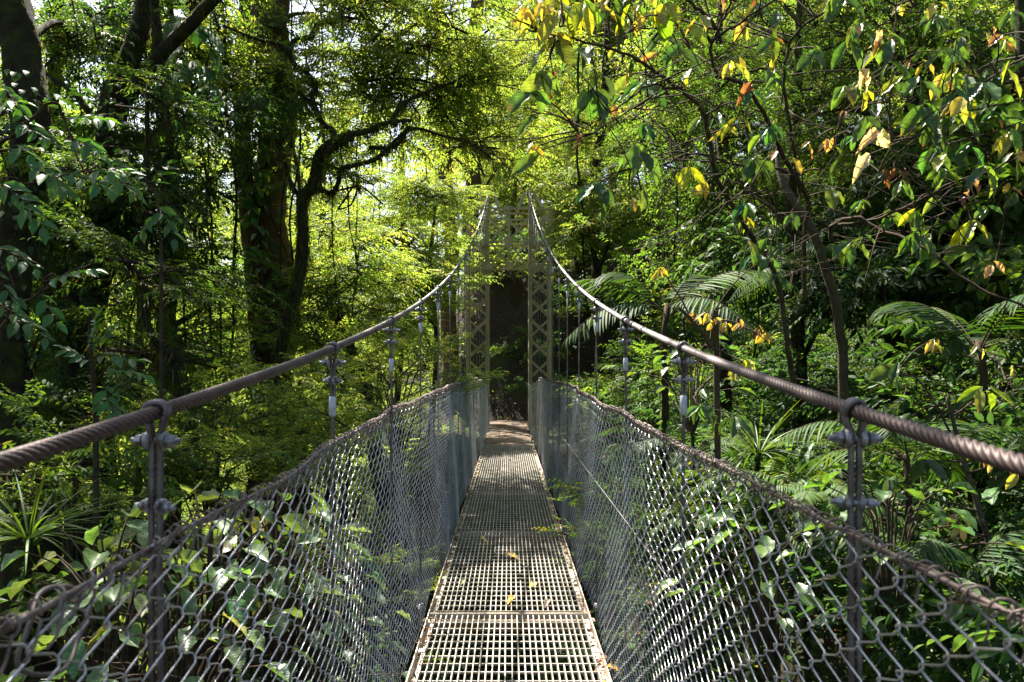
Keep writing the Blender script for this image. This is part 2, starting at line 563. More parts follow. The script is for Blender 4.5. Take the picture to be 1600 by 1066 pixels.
SPECIES = {
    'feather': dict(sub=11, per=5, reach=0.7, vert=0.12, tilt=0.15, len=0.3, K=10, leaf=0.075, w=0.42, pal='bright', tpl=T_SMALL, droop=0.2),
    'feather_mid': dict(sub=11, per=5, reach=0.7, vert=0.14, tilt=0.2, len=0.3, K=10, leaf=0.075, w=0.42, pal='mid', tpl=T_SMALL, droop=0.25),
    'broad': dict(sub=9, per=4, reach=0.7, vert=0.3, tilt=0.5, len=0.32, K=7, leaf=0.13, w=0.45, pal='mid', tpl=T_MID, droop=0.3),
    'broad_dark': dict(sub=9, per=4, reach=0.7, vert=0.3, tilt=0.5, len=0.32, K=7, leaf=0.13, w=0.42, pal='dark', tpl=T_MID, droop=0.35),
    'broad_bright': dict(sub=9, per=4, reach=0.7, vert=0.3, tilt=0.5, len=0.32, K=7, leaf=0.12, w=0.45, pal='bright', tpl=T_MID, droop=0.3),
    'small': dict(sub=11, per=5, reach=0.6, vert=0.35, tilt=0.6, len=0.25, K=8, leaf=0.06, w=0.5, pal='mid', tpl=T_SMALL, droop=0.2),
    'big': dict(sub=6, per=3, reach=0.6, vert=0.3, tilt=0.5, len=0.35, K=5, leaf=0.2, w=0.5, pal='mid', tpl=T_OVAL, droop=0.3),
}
LIB = {k: [bough(k, 100 * i + n) for n in range(4)] for i, k in enumerate(SPECIES)}


def place_boughs(g, species, pos, d, scale, shade=None):
    """Lay copies of a species' boughs at pos, pointing along d, as leaves and twigs of one crown mesh."""
    for p, dd, sc in zip(pos, d, scale):
        v, c, f3, f4, m3, m4 = LIB[species][RNG.integers(4)]
        x = norm(dd)
        up = norm(np.array([0, 0, 1.0]) + RNG.normal(0, 0.18, 3))
        y = norm(np.cross(up, x))
        z = np.cross(x, y)
        R = np.stack([x, y * RNG.choice((-1.0, 1.0)), z])
        vv = (v * sc) @ R + p
        cc = c * np.array([1, 1, 1, 0]) * (1 + RNG.normal(0, 0.12)) + c * np.array([0, 0, 0, 1])
        g.v.append(vv.astype(np.float32))
        g.c.append(cc.astype(np.float32))
        if len(f3):
            g.f3.append(f3 + g.n)
            g.m3.append(m3)
        if len(f4):
            g.f4.append(f4 + g.n)
            g.m4.append(m4)
        g.n += len(v)


# ------------------------------------------------------------------ terrain
def sst(a, b, x):
    t = np.clip((x - a) / (b - a), 0, 1)
    return t * t * (3 - 2 * t)


def height(x, y):
    x, y = np.asarray(x, float), np.asarray(y, float)
    left = sst(-1.2, -5.0, x)
    far = sst(12.3, 14.3, y) * (1 - left) + sst(15.0, 34.0, y) * left
    near = 1 - sst(-5.5, -2.5, y)
    gorge = (1 - far) * (1 - near)
    z = -5.0 * gorge
    z = z + (4.5 * sst(0.95, 2.4, x) + 2.0 * sst(2.0, 9.0, x)) * gorge + 0.22 * np.maximum(x - 6, 0)
    z = z + 4.2 * np.exp(-((x + 2.3) / 1.25) ** 4 - ((y - 3.6) / 2.6) ** 4) * gorge
    bank = sst(-3.2, -1.2, x)
    z = z + bank * (4.3 * sst(20.8, 24.5, y) + 0.12 * np.maximum(y - 24.5, 0))
    z = z + sst(2.0, 6.0, x) * 2.2 * sst(13.0, 19.0, y)
    z = z - 1.6 * left * sst(14, 18, y) * (1 - sst(26, 40, y))
    z = z + 0.10 * np.maximum(y - 40, 0) + 0.12 * np.maximum(-x - 16, 0)
    bumps = 0.22 * np.sin(x * 0.9 + 1.3) * np.sin(y * 0.8) + 0.12 * np.sin(x * 2.3 + y * 1.1) + 0.07 * np.sin(x * 4.1 - y * 3.3)
    lane = (1 - sst(0.9, 1.8, np.abs(x))) * sst(13.6, 14.4, y) * (1 - sst(20.3, 21.0, y))
    return z * (1 - lane) + bumps * (1 - lane) - 0.10 * lane


xs = np.concatenate([np.linspace(-90, -16, 30)[:-1], np.linspace(-16, 16, 110), np.linspace(16, 90, 30)[1:]])
ys = np.concatenate([np.linspace(-30, 0, 20)[:-1], np.linspace(0, 32, 110), np.linspace(32, 140, 40)[1:]])
XX, YY = np.meshgrid(xs, ys)
g = G()
nx, ny = len(xs), len(ys)
ii = (np.arange(ny - 1)[:, None] * nx + np.arange(nx - 1)[None, :]).ravel()
g.add(np.stack([XX, YY, height(XX, YY)], -1).reshape(-1, 3), None, np.stack([ii, ii + 1, ii + nx + 1, ii + nx], -1))
tag(g.build('ground', M_SOIL), 'dark forest soil of the ravine and its banks', None, None, 'structure')

g = G()
n_ = 30
py_ = np.linspace(14.12, 21.2, n_)
edge = 0.5 + 0.05 * np.sin(py_ * 3.1)
rows_ = []
for k in range(9):
    u = k / 8 * 2 - 1
    xx = u * edge
    rows_.append(np.stack([xx, py_, -0.03 + 0.012 * np.sin(py_ * 4 + u * 5) - 0.03 * u * u], -1))
pv = np.stack(rows_, 1)
ii = (np.arange(n_ - 1)[:, None] * 9 + np.arange(8)[None, :]).ravel()
g.add(pv.reshape(-1, 3), None, np.stack([ii, ii + 1, ii + 10, ii + 9], -1))
tag(g.build('path', M_DIRT), 'tan trodden earth path beyond the end of the deck', None, None, 'structure')

# ------------------------------------------------------------------ suspension bridge
XC = 0.505                      # half distance of the two cables
STEP = 1.1                      # distance of the hangers
N_HANG = 17
TOWER_Y = 19.4


def cable_z(y):
    y = np.asarray(y, float)
    ky = np.array([-4, -2, 0, 1.1, 2.2, 3.3, 4.4, 5.5, 6.7, 8.4, 10.1, 12, 14, 16, 18, 19.4])
    kz = np.array([-0.20, -0.23, -0.15, -0.055, 0.058, 0.2, 0.375, 0.57, 0.8, 1.2, 1.65, 2.15, 2.72, 3.34, 4.02, 4.5])
    p = np.polyfit(ky, kz, 4)
    return EYE + np.polyval(p, y)


bridge = thing('suspension_bridge', 'narrow hanging footbridge with steel grating deck, wire mesh sides and thick cables', 'footbridge')
for sx in (-1, 1):
    g = G()
    yy = np.concatenate([np.arange(-4, 0.3, 0.03), np.arange(0.3, 5, 0.006), np.arange(5, 10, 0.012), np.arange(10, TOWER_Y, 0.05), [TOWER_Y]])
    pts = np.stack([np.full_like(yy, sx * XC), yy, cable_z(yy)], -1)
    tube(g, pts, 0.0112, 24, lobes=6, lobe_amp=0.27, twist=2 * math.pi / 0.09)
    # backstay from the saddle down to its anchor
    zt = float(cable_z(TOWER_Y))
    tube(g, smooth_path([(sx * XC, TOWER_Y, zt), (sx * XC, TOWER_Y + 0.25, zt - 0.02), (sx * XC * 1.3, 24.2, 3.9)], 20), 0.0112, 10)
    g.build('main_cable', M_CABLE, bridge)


def hex_nut(g, c, axis, r, h):
    c, axis = np.asarray(c, float), norm(axis)
    tube(g, [c - axis * h / 2, c - axis * h / 2 * 0.999, c + axis * h / 2 * 0.999, c + axis * h / 2], [r, r, r, r], 6)


def clamp(parent, c, yaw, s=1.0):
    """Two saddles bridged by a bolt with hexagonal nuts."""
    g = G()
    ax = np.array([math.cos(yaw), math.sin(yaw), 0.0])
    c = np.asarray(c, float)
    tube(g, [c - ax * 0.047 * s, c + ax * 0.047 * s], 0.0055 * s, 8)
    for sg in (-1, 1):
        a = np.linspace(0, 2 * math.pi, 17)
        ring_c = c + ax * sg * 0.014 * s
        py = np.array([-ax[1], ax[0], 0])
        ring = ring_c + 0.012 * s * (np.cos(a)[:, None] * py + np.sin(a)[:, None] * np.array([0, 0, 1.0]))
        tube(g, ring, 0.0062 * s, 8, cap=False)
        tube(g, [ring_c - ax * 0.006 * s, ring_c - ax * 0.0055 * s, ring_c + ax * 0.0055 * s, ring_c + ax * 0.006 * s], [0.012 * s, 0.0145 * s, 0.0145 * s, 0.012 * s], 14)
        hex_nut(g, c + ax * sg * 0.0305 * s, ax, 0.0115 * s, 0.012 * s)
        tube(g, [c + ax * sg * 0.0235 * s, c + ax * sg * 0.0245 * s], 0.0135 * s, 16)
    return g.build('clamp', M_GALV, parent, smooth=False)


for sx in (-1, 1):
    for k in range(1, N_HANG + 1):
        y = k * STEP + (0.02 if sx > 0 else 0.0)
        cz = float(cable_z(y))
        x = sx * XC
        near = k <= 4
        g = G()
        top = cz - 0.036
        fz = cz - {1: 0.55, 2: 0.165, 3: 0.19, 4: 0.145, 5: 0.13}.get(k, 0.16)
        for off, lo in (((-0.0056, -0.06), (0.0056, -0.06)) if k == 1 else ((-0.0045, fz), (0.0045, fz), (0.0, -0.06))):
            hi = fz if (off == 0 and k > 1) else top
            nz = np.arange(lo, hi, 0.008) if near else np.linspace(lo, hi, 10)
            pts = np.stack([np.full_like(nz, x + off) + 0.0012 * np.sin(nz * 9 + k), np.full_like(nz, y), nz], -1)
            rr = 0.0054 if k == 1 else (0.0056 if off == 0 else 0.0044)
            tube(g, pts, rr, 12 if near else 6, lobes=6 if near else 0, lobe_amp=0.32, twist=(2 * math.pi / 0.06) if near else 0.0)
        h = g.build('hanger', M_ROPE, bridge)
        # rope looped over the cable
        g = G()
        for q in (-0.0046, 0.0046):
            a = np.linspace(-0.5, math.pi + 0.5, 26)
            rr = 0.0152
            slope = float(cable_z(y + 0.05) - cable_z(y - 0.05)) / 0.1
            pts = np.stack([x + rr * np.cos(a), y + q + 0.004 * np.sin(a * 2), cz + slope * q + rr * np.sin(a)], -1)
            dn = [(x + sg * 0.005, y + q * 0.6, cz - 0.04) for sg in (1, -1)]
            pts = np.concatenate([[dn[0]], pts, [dn[1]]])
            tube(g, smooth_path(pts, 44), 0.0042, 8)
        g.build('cable_loop', M_ROPE, h)
        clamp(h, (x, y, cz - 0.04), random.uniform(-0.35, 0.35), 0.8)
        if k <= 6:
            clamp(h, (x, y, cz - (0.134 if k == 1 else 0.092)), random.uniform(-0.5, 0.5), 0.7)
        # pressed ferrule with a pale wrap
        g = G()
        pts = np.array([(x, y, fz + q) for q in (0.028, 0.026, 0.0, -0.022, -0.028, -0.03)])
        tube(g, pts, [0.006, 0.0098, 0.0108, 0.0105, 0.0085, 0.006], 12, bumpy=0.03)
        g.build('ferrule', M_TAG, h)
        # shackle on the crossbeam end
        if k % 2 == 0 and k <= 12:
            clamp(h, (x, y, 0.035), 1.4)

DECK_W = 0.46
panel_y = [-2.2, 0.0, 2.2, 4.4, 6.6, 8.8, 11.0, 14.1]
for a, b in zip(panel_y[:-1], panel_y[1:]):
    g = G()
    y0, y1 = a + 0.006, b - 0.006
    nb = 28
    miss = RNG.choice(nb - 6, 3) + 3
    for i in range(nb):
        xx = -DECK_W + 0.045 + (2 * DECK_W - 0.09) * i / (nb - 1) + RNG.normal(0, 0.0008)
        if i in miss[:2] and a > 0:
            m0 = random.uniform(y0 + 0.3, y1 - 0.6)
            box(g, (xx - 0.0028, y0 + 0.03, -0.03), (xx + 0.0028, m0, 0.0))
            box(g, (xx - 0.0028, m0 + 0.2, -0.03), (xx + 0.0028, y1 - 0.03, 0.0))
        else:
            box(g, (xx - 0.0028, y0 + 0.03, -0.03), (xx + 0.0028, y1 - 0.03, 0.0))
    for yk in np.arange(y0 + 0.06, y1 - 0.04, 0.1):
        dz = RNG.normal(0, 0.0006)
        box(g, (-DECK_W + 0.03, yk - 0.0035, -0.0175), (DECK_W - 0.03, yk + 0.0035, -0.0085 + dz))
    p = g.build('deck_panel', M_GRATE, bridge, smooth=False)
    g = G()
    for sg in (-1, 1):
        bar(g, (sg * (DECK_W - 0.003), y0, -0.02), (sg * (DECK_W - 0.003), y1, -0.02), 0.006, 0.055)
        bar(g, (sg * (DECK_W - 0.02), y0, -0.0405), (sg * (DECK_W - 0.02), y1, -0.0405), 0.028, 0.006)
        for q in np.arange(y0 + 0.25, y1 - 0.1, 0.44):
            bar(g, (sg * (DECK_W - 0.03), q, 0.004), (sg * (DECK_W - 0.03), q + 0.05, 0.004), 0.03, 0.005)
    for yk in (y0 + 0.004, y1 - 0.004):
        bar(g, (-DECK_W + 0.007, yk, -0.016), (DECK_W - 0.007, yk, -0.018), 0.004, 0.032, up=(0, 0, 1))
    g.build('edge_frame', M_FRAME, p, smooth=False)
    g = G()
    bar(g, (-XC + 0.01, a + 0.02, -0.075), (XC - 0.01, a + 0.02, -0.075), 0.06, 0.06)
    g.build('crossbeam', M_BEAM, p, smooth=False)


# chain-link sides: every wire is a flat spiral, so one diagonal lies in front of the other
def fence(sx):
    g = G()
    D, V = 0.05, 0.057
    y_lo, y_hi = -1.6, 19.2
    topz = lambda y: 1.145 + 0.003 * math.sin(y * 2 * math.pi / STEP + 0.8) + 0.003 * math.sin(y * 7.7 + sx) + 0.018 * min(max(y, 0.5), 6.0) - 0.25 * float(sst(11.5, 18, np.array(y)))

    def wobble(y, z):
        return sx * (0.49 + 0.012 * math.sin(y * 1.7 + z * 2.1) + 0.01 * math.sin(y * 4.3 + z * 5 + sx) + 0.02 * z * math.sin(y * 0.9 + 2 * sx))
    n = int((y_hi - y_lo) / D)
    tops = []
    for i in range(n):
        yc = y_lo + (i + 0.5) * D
        zt = topz(yc)
        m = int((zt + 0.04) / (V / 2))
        nearw = yc < 2.6
        pts = []
        ph = i % 2
        skew = 0.012 * math.sin(i * 0.7)
        for j in range(m + 1):
            s = 1 if (i + j) % 2 else -1
            z = zt - j * (zt + 0.04) / m
            r = 0.0032
            px_ = yc + s * (D / 2 + 0.0025) + skew * (z - 0.6) + RNG.normal(0, 0.0018)
            # the corner passes from the front to the back of the mesh
            for e in ((-1, -0.55, 0, 0.55, 1) if nearw else (-1, 1)):
                dz = -e * 0.0072
                fr = s * e
                inn = -abs(e) ** 1.6 * 0.006 * s
                pts.append((wobble(px_, z) + fr * r * (1 if e else 0), px_ + inn, z + dz))
        tube(g, np.array(pts), 0.0016, 5 if nearw else 4, cap=False)
        tops.append((yc, zt))
    f = g.build('mesh_fence', M_WIRE, bridge)
    # top wire with ends of the mesh twisted round it
    g = G()
    yy = np.arange(y_lo, y_hi, 0.02)
    zz = np.array([topz(q) for q in yy])
    wx = np.array([wobble(q, z) for q, z in zip(yy, zz)])
    tube(g, np.stack([wx, yy, zz + 0.004], -1), 0.0036, 7)
    a = yy * 2 * math.pi / 0.17
    tube(g, np.stack([wx + 0.0052 * np.cos(a), yy, zz + 0.004 + 0.0052 * np.sin(a)], -1), 0.0016, 5)
    for yc, zt in tops:
        if yc > 12:
            continue
        turns = random.choice((1.2, 1.6, 2.1))
        n_ = 16
        a = np.linspace(0, turns * 2 * math.pi, n_)
        R = random.uniform(0.007, 0.012)
        yy_ = yc + np.linspace(-0.02, 0.02, n_) * random.uniform(0.4, 1.6)
        zc = np.array([topz(q) for q in yy_])
        w_ = np.array([wobble(q, z) for q, z in zip(yy_, zc)])
        tube(g, np.stack([w_ + R * np.cos(a), yy_, zc + 0.004 + R * np.sin(a) * 1.2], -1), 0.0016, 5)
        # the twisted end hanging down to its diamond
        tube(g, smooth_path([(w_[0] + R, yy_[0], zc[0]), (w_[0] + R * 0.8, yy_[0] - 0.008, zc[0] - 0.025), (w_[0], yy_[0] - 0.012, zc[0] - 0.04)], 6), 0.0016, 5)
    g.build('top_wire', M_RUSTW, f)
    if sx < 0:
        g = G()
        a = np.linspace(-0.4, 2.0 * math.pi, 50)
        tube(g, np.stack([-0.5 + 0.006 * np.sin(a * 3), 0.83 + 0.058 * np.cos(a) + 0.004 * a, 1.125 + 0.04 * np.sin(a) - 0.004 * a], -1), 0.0026, 8)
        g.build('wire_coil', M_ROPE, f)
    else:
        g = G()
        tube(g, smooth_path([(0.48, 9.0, 0.76), (0.474, 6.5, 0.79), (0.478, 4.5, 0.78), (0.472, 3.3, 0.785), (0.478, 2.2, 0.77)], 30), 0.0014, 6)
        g.build('tension_wire', M_WIRE, f)


fence(-1)
fence(1)

# ------------------------------------------------------------------ steel tower at the far end
tower = thing('bridge_tower', 'olive painted steel lattice tower at the far end of the footbridge', 'tower', (0, TOWER_Y, 0))
TOPZ = 5.36
for sg in (-1, 1):
    xa, xb = sg * 0.5, sg * 1.06
    g = G()
    for xx in (xa, xb):
        for yy in (-0.28, 0.28):
            w = 0.085
            bar(g, (xx, yy + (0.03 if yy < 0 else -0.03), -0.3), (xx, yy + (0.03 if yy < 0 else -0.03), TOPZ), 0.012, 0.07, up=(0, 1, 0))
            bar(g, (xx + (0.045 if xx == xa and sg > 0 or xx == xb and sg < 0 else -0.045), yy, -0.3), (xx + (0.045 if xx == xa and sg > 0 or xx == xb and sg < 0 else -0.045), yy, TOPZ), 0.085, 0.012, up=(0, 1, 0))
    leg = g.build('lattice_leg', M_TOWER, tower, smooth=False)
    g = G()
    hs = np.linspace(0.1, TOPZ - 0.1, 11)
    for i in range(10):
        for yy in (-0.295, 0.295):
            bar(g, (xa, yy, hs[i]), (xb, yy, hs[i + 1]), 0.045, 0.008, up=(0, 1, 0))
            bar(g, (xb, yy - 0.009, hs[i]), (xa, yy - 0.009, hs[i + 1]), 0.045, 0.008, up=(0, 1, 0))
        for xx in (xa, xb):
            bar(g, (xx, -0.25, hs[i]), (xx, 0.25, hs[i + 1]), 0.045, 0.008, up=(1, 0, 0))
    g.build('cross_brace', M_TOWER, leg, smooth=False)
g = G()
for yy in (-0.31, 0.31):
    for z in (3.95, 4.55, 5.1, 5.38):
        bar(g, (-1.15, yy, z), (1.15, yy, z), 0.012, 0.05)
    for z0, z1 in ((3.95, 4.55), (4.55, 5.1)) if yy < 0 else ():
        bar(g, (-0.46, yy - 0.012, z0), (0, yy - 0.012, z1), 0.05, 0.009, up=(0, 1, 0))
        bar(g, (0.46, yy - 0.012, z0), (0, yy - 0.012, z1), 0.05, 0.009, up=(0, 1, 0))
        bar(g, (-0.46, yy - 0.022, z1), (0, yy - 0.022, z0), 0.05, 0.009, up=(0, 1, 0))
        bar(g, (0.46, yy - 0.022, z1), (0, yy - 0.022, z0), 0.05, 0.009, up=(0, 1, 0))
    bar(g, (0, yy - 0.032, 3.95), (0, yy - 0.032, 5.4), 0.06, 0.009, up=(0, 1, 0))
    for sg in (-1, 1):                                  # the pyramids that carry the saddles
        bar(g, (sg * 0.56, yy, TOPZ + 0.04), (sg * XC, yy * 0.3, 5.86), 0.07, 0.05, up=(0, 1, 0))
        bar(g, (sg * 0.86, yy, TOPZ + 0.04), (sg * (XC + 0.1), yy * 0.3, 5.84), 0.06, 0.05, up=(0, 1, 0))
        bar(g, (sg * 0.22, yy, TOPZ + 0.04), (sg * (XC - 0.1), yy * 0.3, 5.84), 0.06, 0.05, up=(0, 1, 0))
g.build('portal_frame', M_TOWER, tower, smooth=False)
for z, xx, w, h in ((4.55, 0, 0.22, 0.2), (3.95, 0, 0.2, 0.16), (5.38, 0, 0.2, 0.1), (5.1, -0.9, 0.18, 0.17), (5.1, 0.9, 0.18, 0.17), (3.95, -0.56, 0.2, 0.2), (3.95, 0.56, 0.2, 0.2), (4.55, -0.56, 0.16, 0.14), (4.55, 0.56, 0.16, 0.14)):
    g = G()
    box(g, (xx - w / 2, -0.365, z - h / 2), (xx + w / 2, -0.353, z + h / 2))
    g.build('gusset_plate', M_TOWER, tower, smooth=False)
for sg in (-1, 1):
    g = G()
    a = np.linspace(0.15, math.pi - 0.15, 12)
    box(g, (sg * XC - 0.06, -0.16, 5.80), (sg * XC + 0.06, 0.16, 5.865))
    g.build('saddle', M_TOWER, tower, smooth=False)


# ------------------------------------------------------------------ trees
def ground_point(p):
    return float(height(p[0], p[1]))


def tree(name, label, cat, path, radii, blobs, species, bark_m=None, group=None, leaf_m=None, density=1.0, limbs=(), moss=0.0, world=False, flare=1.6):
    """Trunk along a path of (px, py, Y), crown of leafy boughs in blobs of (px, py, Y, rx, ry, rz, n)."""
    bark_m = bark_m or M_BARK
    pts = [np.array(q, float) if world else P(*q) for q in path]
    foot = pts[0].copy()
    gz = ground_point(foot)
    if foot[2] > gz - 0.1:
        drop = foot[2] - gz
        lean = pts[0] - pts[1]
        lean = lean / max(abs(lean[2]), 0.2)
        foot = foot + np.array([np.clip(lean[0], -0.3, 0.3) * drop * 0.6, np.clip(lean[1], -0.3, 0.3) * drop * 0.6, 0])
        foot[2] = ground_point(foot) - 0.15
        pts = [foot] + pts
        radii = [radii[0] * flare] + list(radii)
    root = thing(name, label, cat, foot, group)
    base = foot
    p4 = np.concatenate([np.array(pts), np.array(radii)[:, None]], 1)
    sm = smooth_path(p4, max(26, len(pts) * 8))
    tp, tr = sm[:, :3], np.maximum(sm[:, 3], 0.01)
    tp = tp + np.stack([np.sin(tp[:, 2] * 2.1 + foot[0]) * tr * 0.25, np.zeros(len(tp)), np.zeros(len(tp))], -1)
    g = G()
    tube(g, tp, tr, 14, bumpy=0.10)
    gb = G()
    has_b = False
    sk, skr = [tp], [tr]
    for lp, r0, r1 in limbs:
        q = np.array([P(*a) for a in lp])
        s2 = smooth_path(q, max(16, 7 * len(q)))
        tube(gb, s2, np.linspace(r0, r1, len(s2)), 8, bumpy=0.07)
        sk.append(s2)
        skr.append(np.linspace(r0, r1, len(s2)))
        has_b = True
    sk, skr = np.concatenate(sk), np.concatenate(skr)
    cr = G()
    for bl in blobs:
        px, py, Y, rx, ry, rz, n = bl
        c = np.array([px, py, Y], float) if world else P(px, py, Y)
        n = max(2, int(n * density))
        # the limb that carries this part of the crown
        far_ = np.hypot(c[0] - sk[:, 0], c[1] - sk[:, 1])
        dist = np.abs(sk[:, 2] - (c[2] - 0.35 * far_ - 0.2)) + 0.6 * far_
        k = int(np.argmin(dist))
        a = sk[k]
        r0 = min(skr[k] * 0.5, 0.06)
        mid = (a + c) / 2 + np.array([RNG.normal(0, 0.12), RNG.normal(0, 0.12), 0.12 * np.linalg.norm(c - a)])
        lp = smooth_path([a, mid, c], 12)
        tube(gb, lp, np.linspace(r0, 0.018, 12), 6, bumpy=0.06)
        has_b = True
        u = rand_unit(n) * (RNG.uniform(0.05, 1, (n, 1)) ** 0.5)
        pos = c + u * np.array([rx, ry, rz]) * 0.85
        out = norm(u * np.array([1, 1, 0.55]) + RNG.normal(0, 0.35, (n, 3)) * np.array([1, 1, 0.4]))
        sc = RNG.uniform(0.65, 1.45, n)
        start = pos - out * sc[:, None] * 0.6
        place_boughs(cr, species, start, out, sc)
        for s_, in zip(start[::2]):
            tube(gb, smooth_path([c, (c + s_) / 2 + RNG.normal(0, 0.08, 3), s_], 5), np.linspace(0.018, 0.01, 5), 4, cap=False)
    g.build('trunk', bark_m, root, origin=None).location = tuple(-float(q) for q in base)
    if has_b:
        gb.build('branches', bark_m, root).location = tuple(-float(q) for q in base)
    if cr.n:
        cr.build('crown', [leaf_m or M_LEAF, M_TWIG], root, smooth=False, tint=True).location = tuple(-float(q) for q in base)
    if moss:
        gm = G()
        va, vb = g.arrays()[0], (gb if has_b else g).arrays()[0]
        n = int(moss * 1.6)
        vs = np.concatenate([va[RNG.choice(len(va), n)], vb[RNG.choice(len(vb), n)]])
        n = 2 * n
        vs = vs + RNG.normal(0, 0.012, vs.shape)
        idx = np.arange(n)
        d = np.tile(np.array([0, 0, -1.0]), (n, 1)) + RNG.normal(0, 0.18, (n, 3))
        Ls = RNG.gamma(1.6, 0.045, n) + 0.03
        put(gm, T_BLADE2, vs[idx], d, rand_unit(n), Ls, 0.010, tints('moss', n, 0.3))
        gm.build('hanging_moss', M_LEAF, root, tint=True).location = tuple(-float(q) for q in base)
    return root


# the photograph's great dark trunks on the left, then the canopy trees round the bridge
tree('mossy_tree', 'thick dark mossy trunk leaning in at the upper left corner', 'tree',
     [(34, 720, 8), (16, 540, 8), (26, 340, 8.3), (54, 190, 8.5), (38, 90, 8.7), (4, -30, 9), (-80, -260, 9.5), (-120, -480, 10)],
     [.22, .19, .18, .2, .2, .19, .16, .1],
     [(-80, -330, 9, 2.2, 1.8, 1.2, 10), (160, -260, 8.5, 1.8, 1.6, 1.0, 8), (-220, -120, 8, 1.6, 1.6, 1.2, 8), (110, 60, 11, 1.1, 1.0, .7, 10), (-20, 200, 11, 1.0, 1.0, .7, 8)],
     'feather_mid', moss=900)
tree('mossy_tree', 'dark trunk with a slanting mossy limb left of the big red-brown tree', 'tree',
     [(140, 780, 10), (134, 620, 10), (140, 480, 10), (166, 300, 10), (180, 200, 10), (186, 150, 10), (206, 85, 10), (224, 0, 10.2), (240, -180, 10.5), (260, -420, 11)],
     [.27, .25, .23, .2, .18, .17, .13, .11, .1, .07],
     [(250, -200, 10, 2, 1.8, 1.0, 8), (420, -340, 9, 2.2, 2, 1.2, 7), (340, 190, 10.6, .9, .7, .5, 6), (290, 60, 12, 1.1, .8, .6, 9), (180, 90, 12, 1.0, .8, .6, 8), (230, 330, 10.4, 1.0, .8, .5, 6), (90, 440, 9.6, .8, .7, .5, 5), (260, 250, 9.4, .8, .6, .5, 4)],
     'broad_dark', moss=1500,
     limbs=[([(182, 170, 10), (215, 132, 9.8), (256, 80, 9.6), (318, 16, 9.5), (372, -50, 9.4), (420, -200, 9.2)], .10, .06),
            ([(248, 112, 9.7), (246, 60, 9.7), (240, -10, 9.8), (232, -120, 9.8)], .075, .05),
            ([(172, 230, 10), (120, 150, 10.4), (70, 115, 10.8), (0, 60, 11)], .05, .02),
            ([(140, 400, 10), (95, 372, 9.5), (40, 380, 9.2), (-10, 384, 9)], .045, .02)])
tree('buttressed_tree', 'tall red-brown double trunk rising left of the glade', 'tree',
     [(432, 640, 13), (430, 560, 13), (432, 460, 13), (428, 380, 13), (426, 300, 13), (430, 200, 13), (432, 100, 13), (425, 0, 13), (420, -200, 13.2), (430, -450, 13.5)],
     [.36, .34, .31, .29, .28, .28, .29, .3, .26, .16],
     [(420, -240, 12, 2.2, 2, 1.2, 8), (300, -420, 12, 2.4, 2, 1.3, 8), (490, 20, 13.4, .9, .8, .5, 5), (340, 60, 13, 1.0, .9, .6, 8), (330, 10, 11.5, 1, .9, .6, 6)],
     'feather_mid', bark_m=M_BARK_RED, moss=1600, flare=1.9,
     limbs=[([(412, 640, 12.8), (404, 520, 12.7), (396, 430, 12.7), (386, 320, 12.8), (378, 180, 12.8), (384, 40, 13), (390, -160, 13.2)], .17, .12),
            ([(440, 170, 13), (462, 250, 12.8), (470, 330, 12.7), (462, 420, 12.6)], .03, .03)])
tree('crooked_tree', 'crooked dark tree hung with moss in front of the glade', 'tree',
     [(404, 700, 10.6), (432, 580, 10.6), (452, 490, 10.5), (468, 420, 10.5), (473, 369, 10.5), (473, 312, 10.5), (492, 284, 10.5), (501, 243, 10.5), (524, 221, 10.4), (549, 210, 10.3)],
     [.085, .078, .073, .07, .068, .065, .068, .066, .055, .045],
     [(545, 30, 10.6, 1.0, 1.0, .55, 10), (630, 80, 11, 1.1, 1.0, .5, 12), (700, 60, 11.4, 1.1, 1.0, .5, 12), (600, 150, 11.4, .9, .9, .4, 9), (690, 160, 11.6, 1.0, .9, .45, 11), (770, 110, 12.2, .9, .9, .5, 9), (640, -20, 11, 1.2, 1, .5, 8), (440, 130, 11.4, .8, .6, .45, 8), (380, 130, 12, .9, .8, .5, 8), (740, 230, 12.4, .8, .8, .35, 8), (560, 290, 11, .5, .5, .25, 3)],
     'feather', moss=3000,
     limbs=[([(549, 210, 10.3), (575, 205, 10.3), (592, 196, 10.3), (614, 190, 10.3), (642, 188, 10.4)], .045, .02),
            ([(520, 222, 10.4), (521, 205, 10.5), (504, 192, 10.6), (488, 154, 10.7), (493, 135, 10.7), (482, 117, 10.7), (462, 102, 10.7), (448, 78, 10.7)], .042, .03),
            ([(448, 78, 10.7), (427, 67, 10.7), (397, 60, 10.8), (350, 40, 11)], .035, .015),
            ([(450, 80, 10.7), (462, 63, 10.7), (484, 57, 10.6), (495, 39, 10.6), (511, 31, 10.6), (535, 23, 10.5), (590, -30, 10.5)], .04, .015),
            ([(612, 190, 10.3), (622, 170, 10.5), (637, 157, 10.6), (681, 138, 10.8), (714, 125, 11), (761, 97, 11.2)], .03, .012),
            ([(534, 263, 10.4), (584, 250, 10.4), (607, 230, 10.4), (641, 197, 10.4)], .035, .02),
            ([(577, 231, 10.5), (617, 229, 10.5), (644, 201, 10.6), (694, 213, 10.9), (734, 223, 11.2), (770, 250, 11.6)], .03, .012),
            ([(488, 290, 10.5), (520, 300, 10.7), (534, 263, 10.5)], .03, .03),
            ([(473, 315, 10.5), (455, 285, 10.3), (440, 240, 10.2), (425, 222, 10)], .03, .012)])
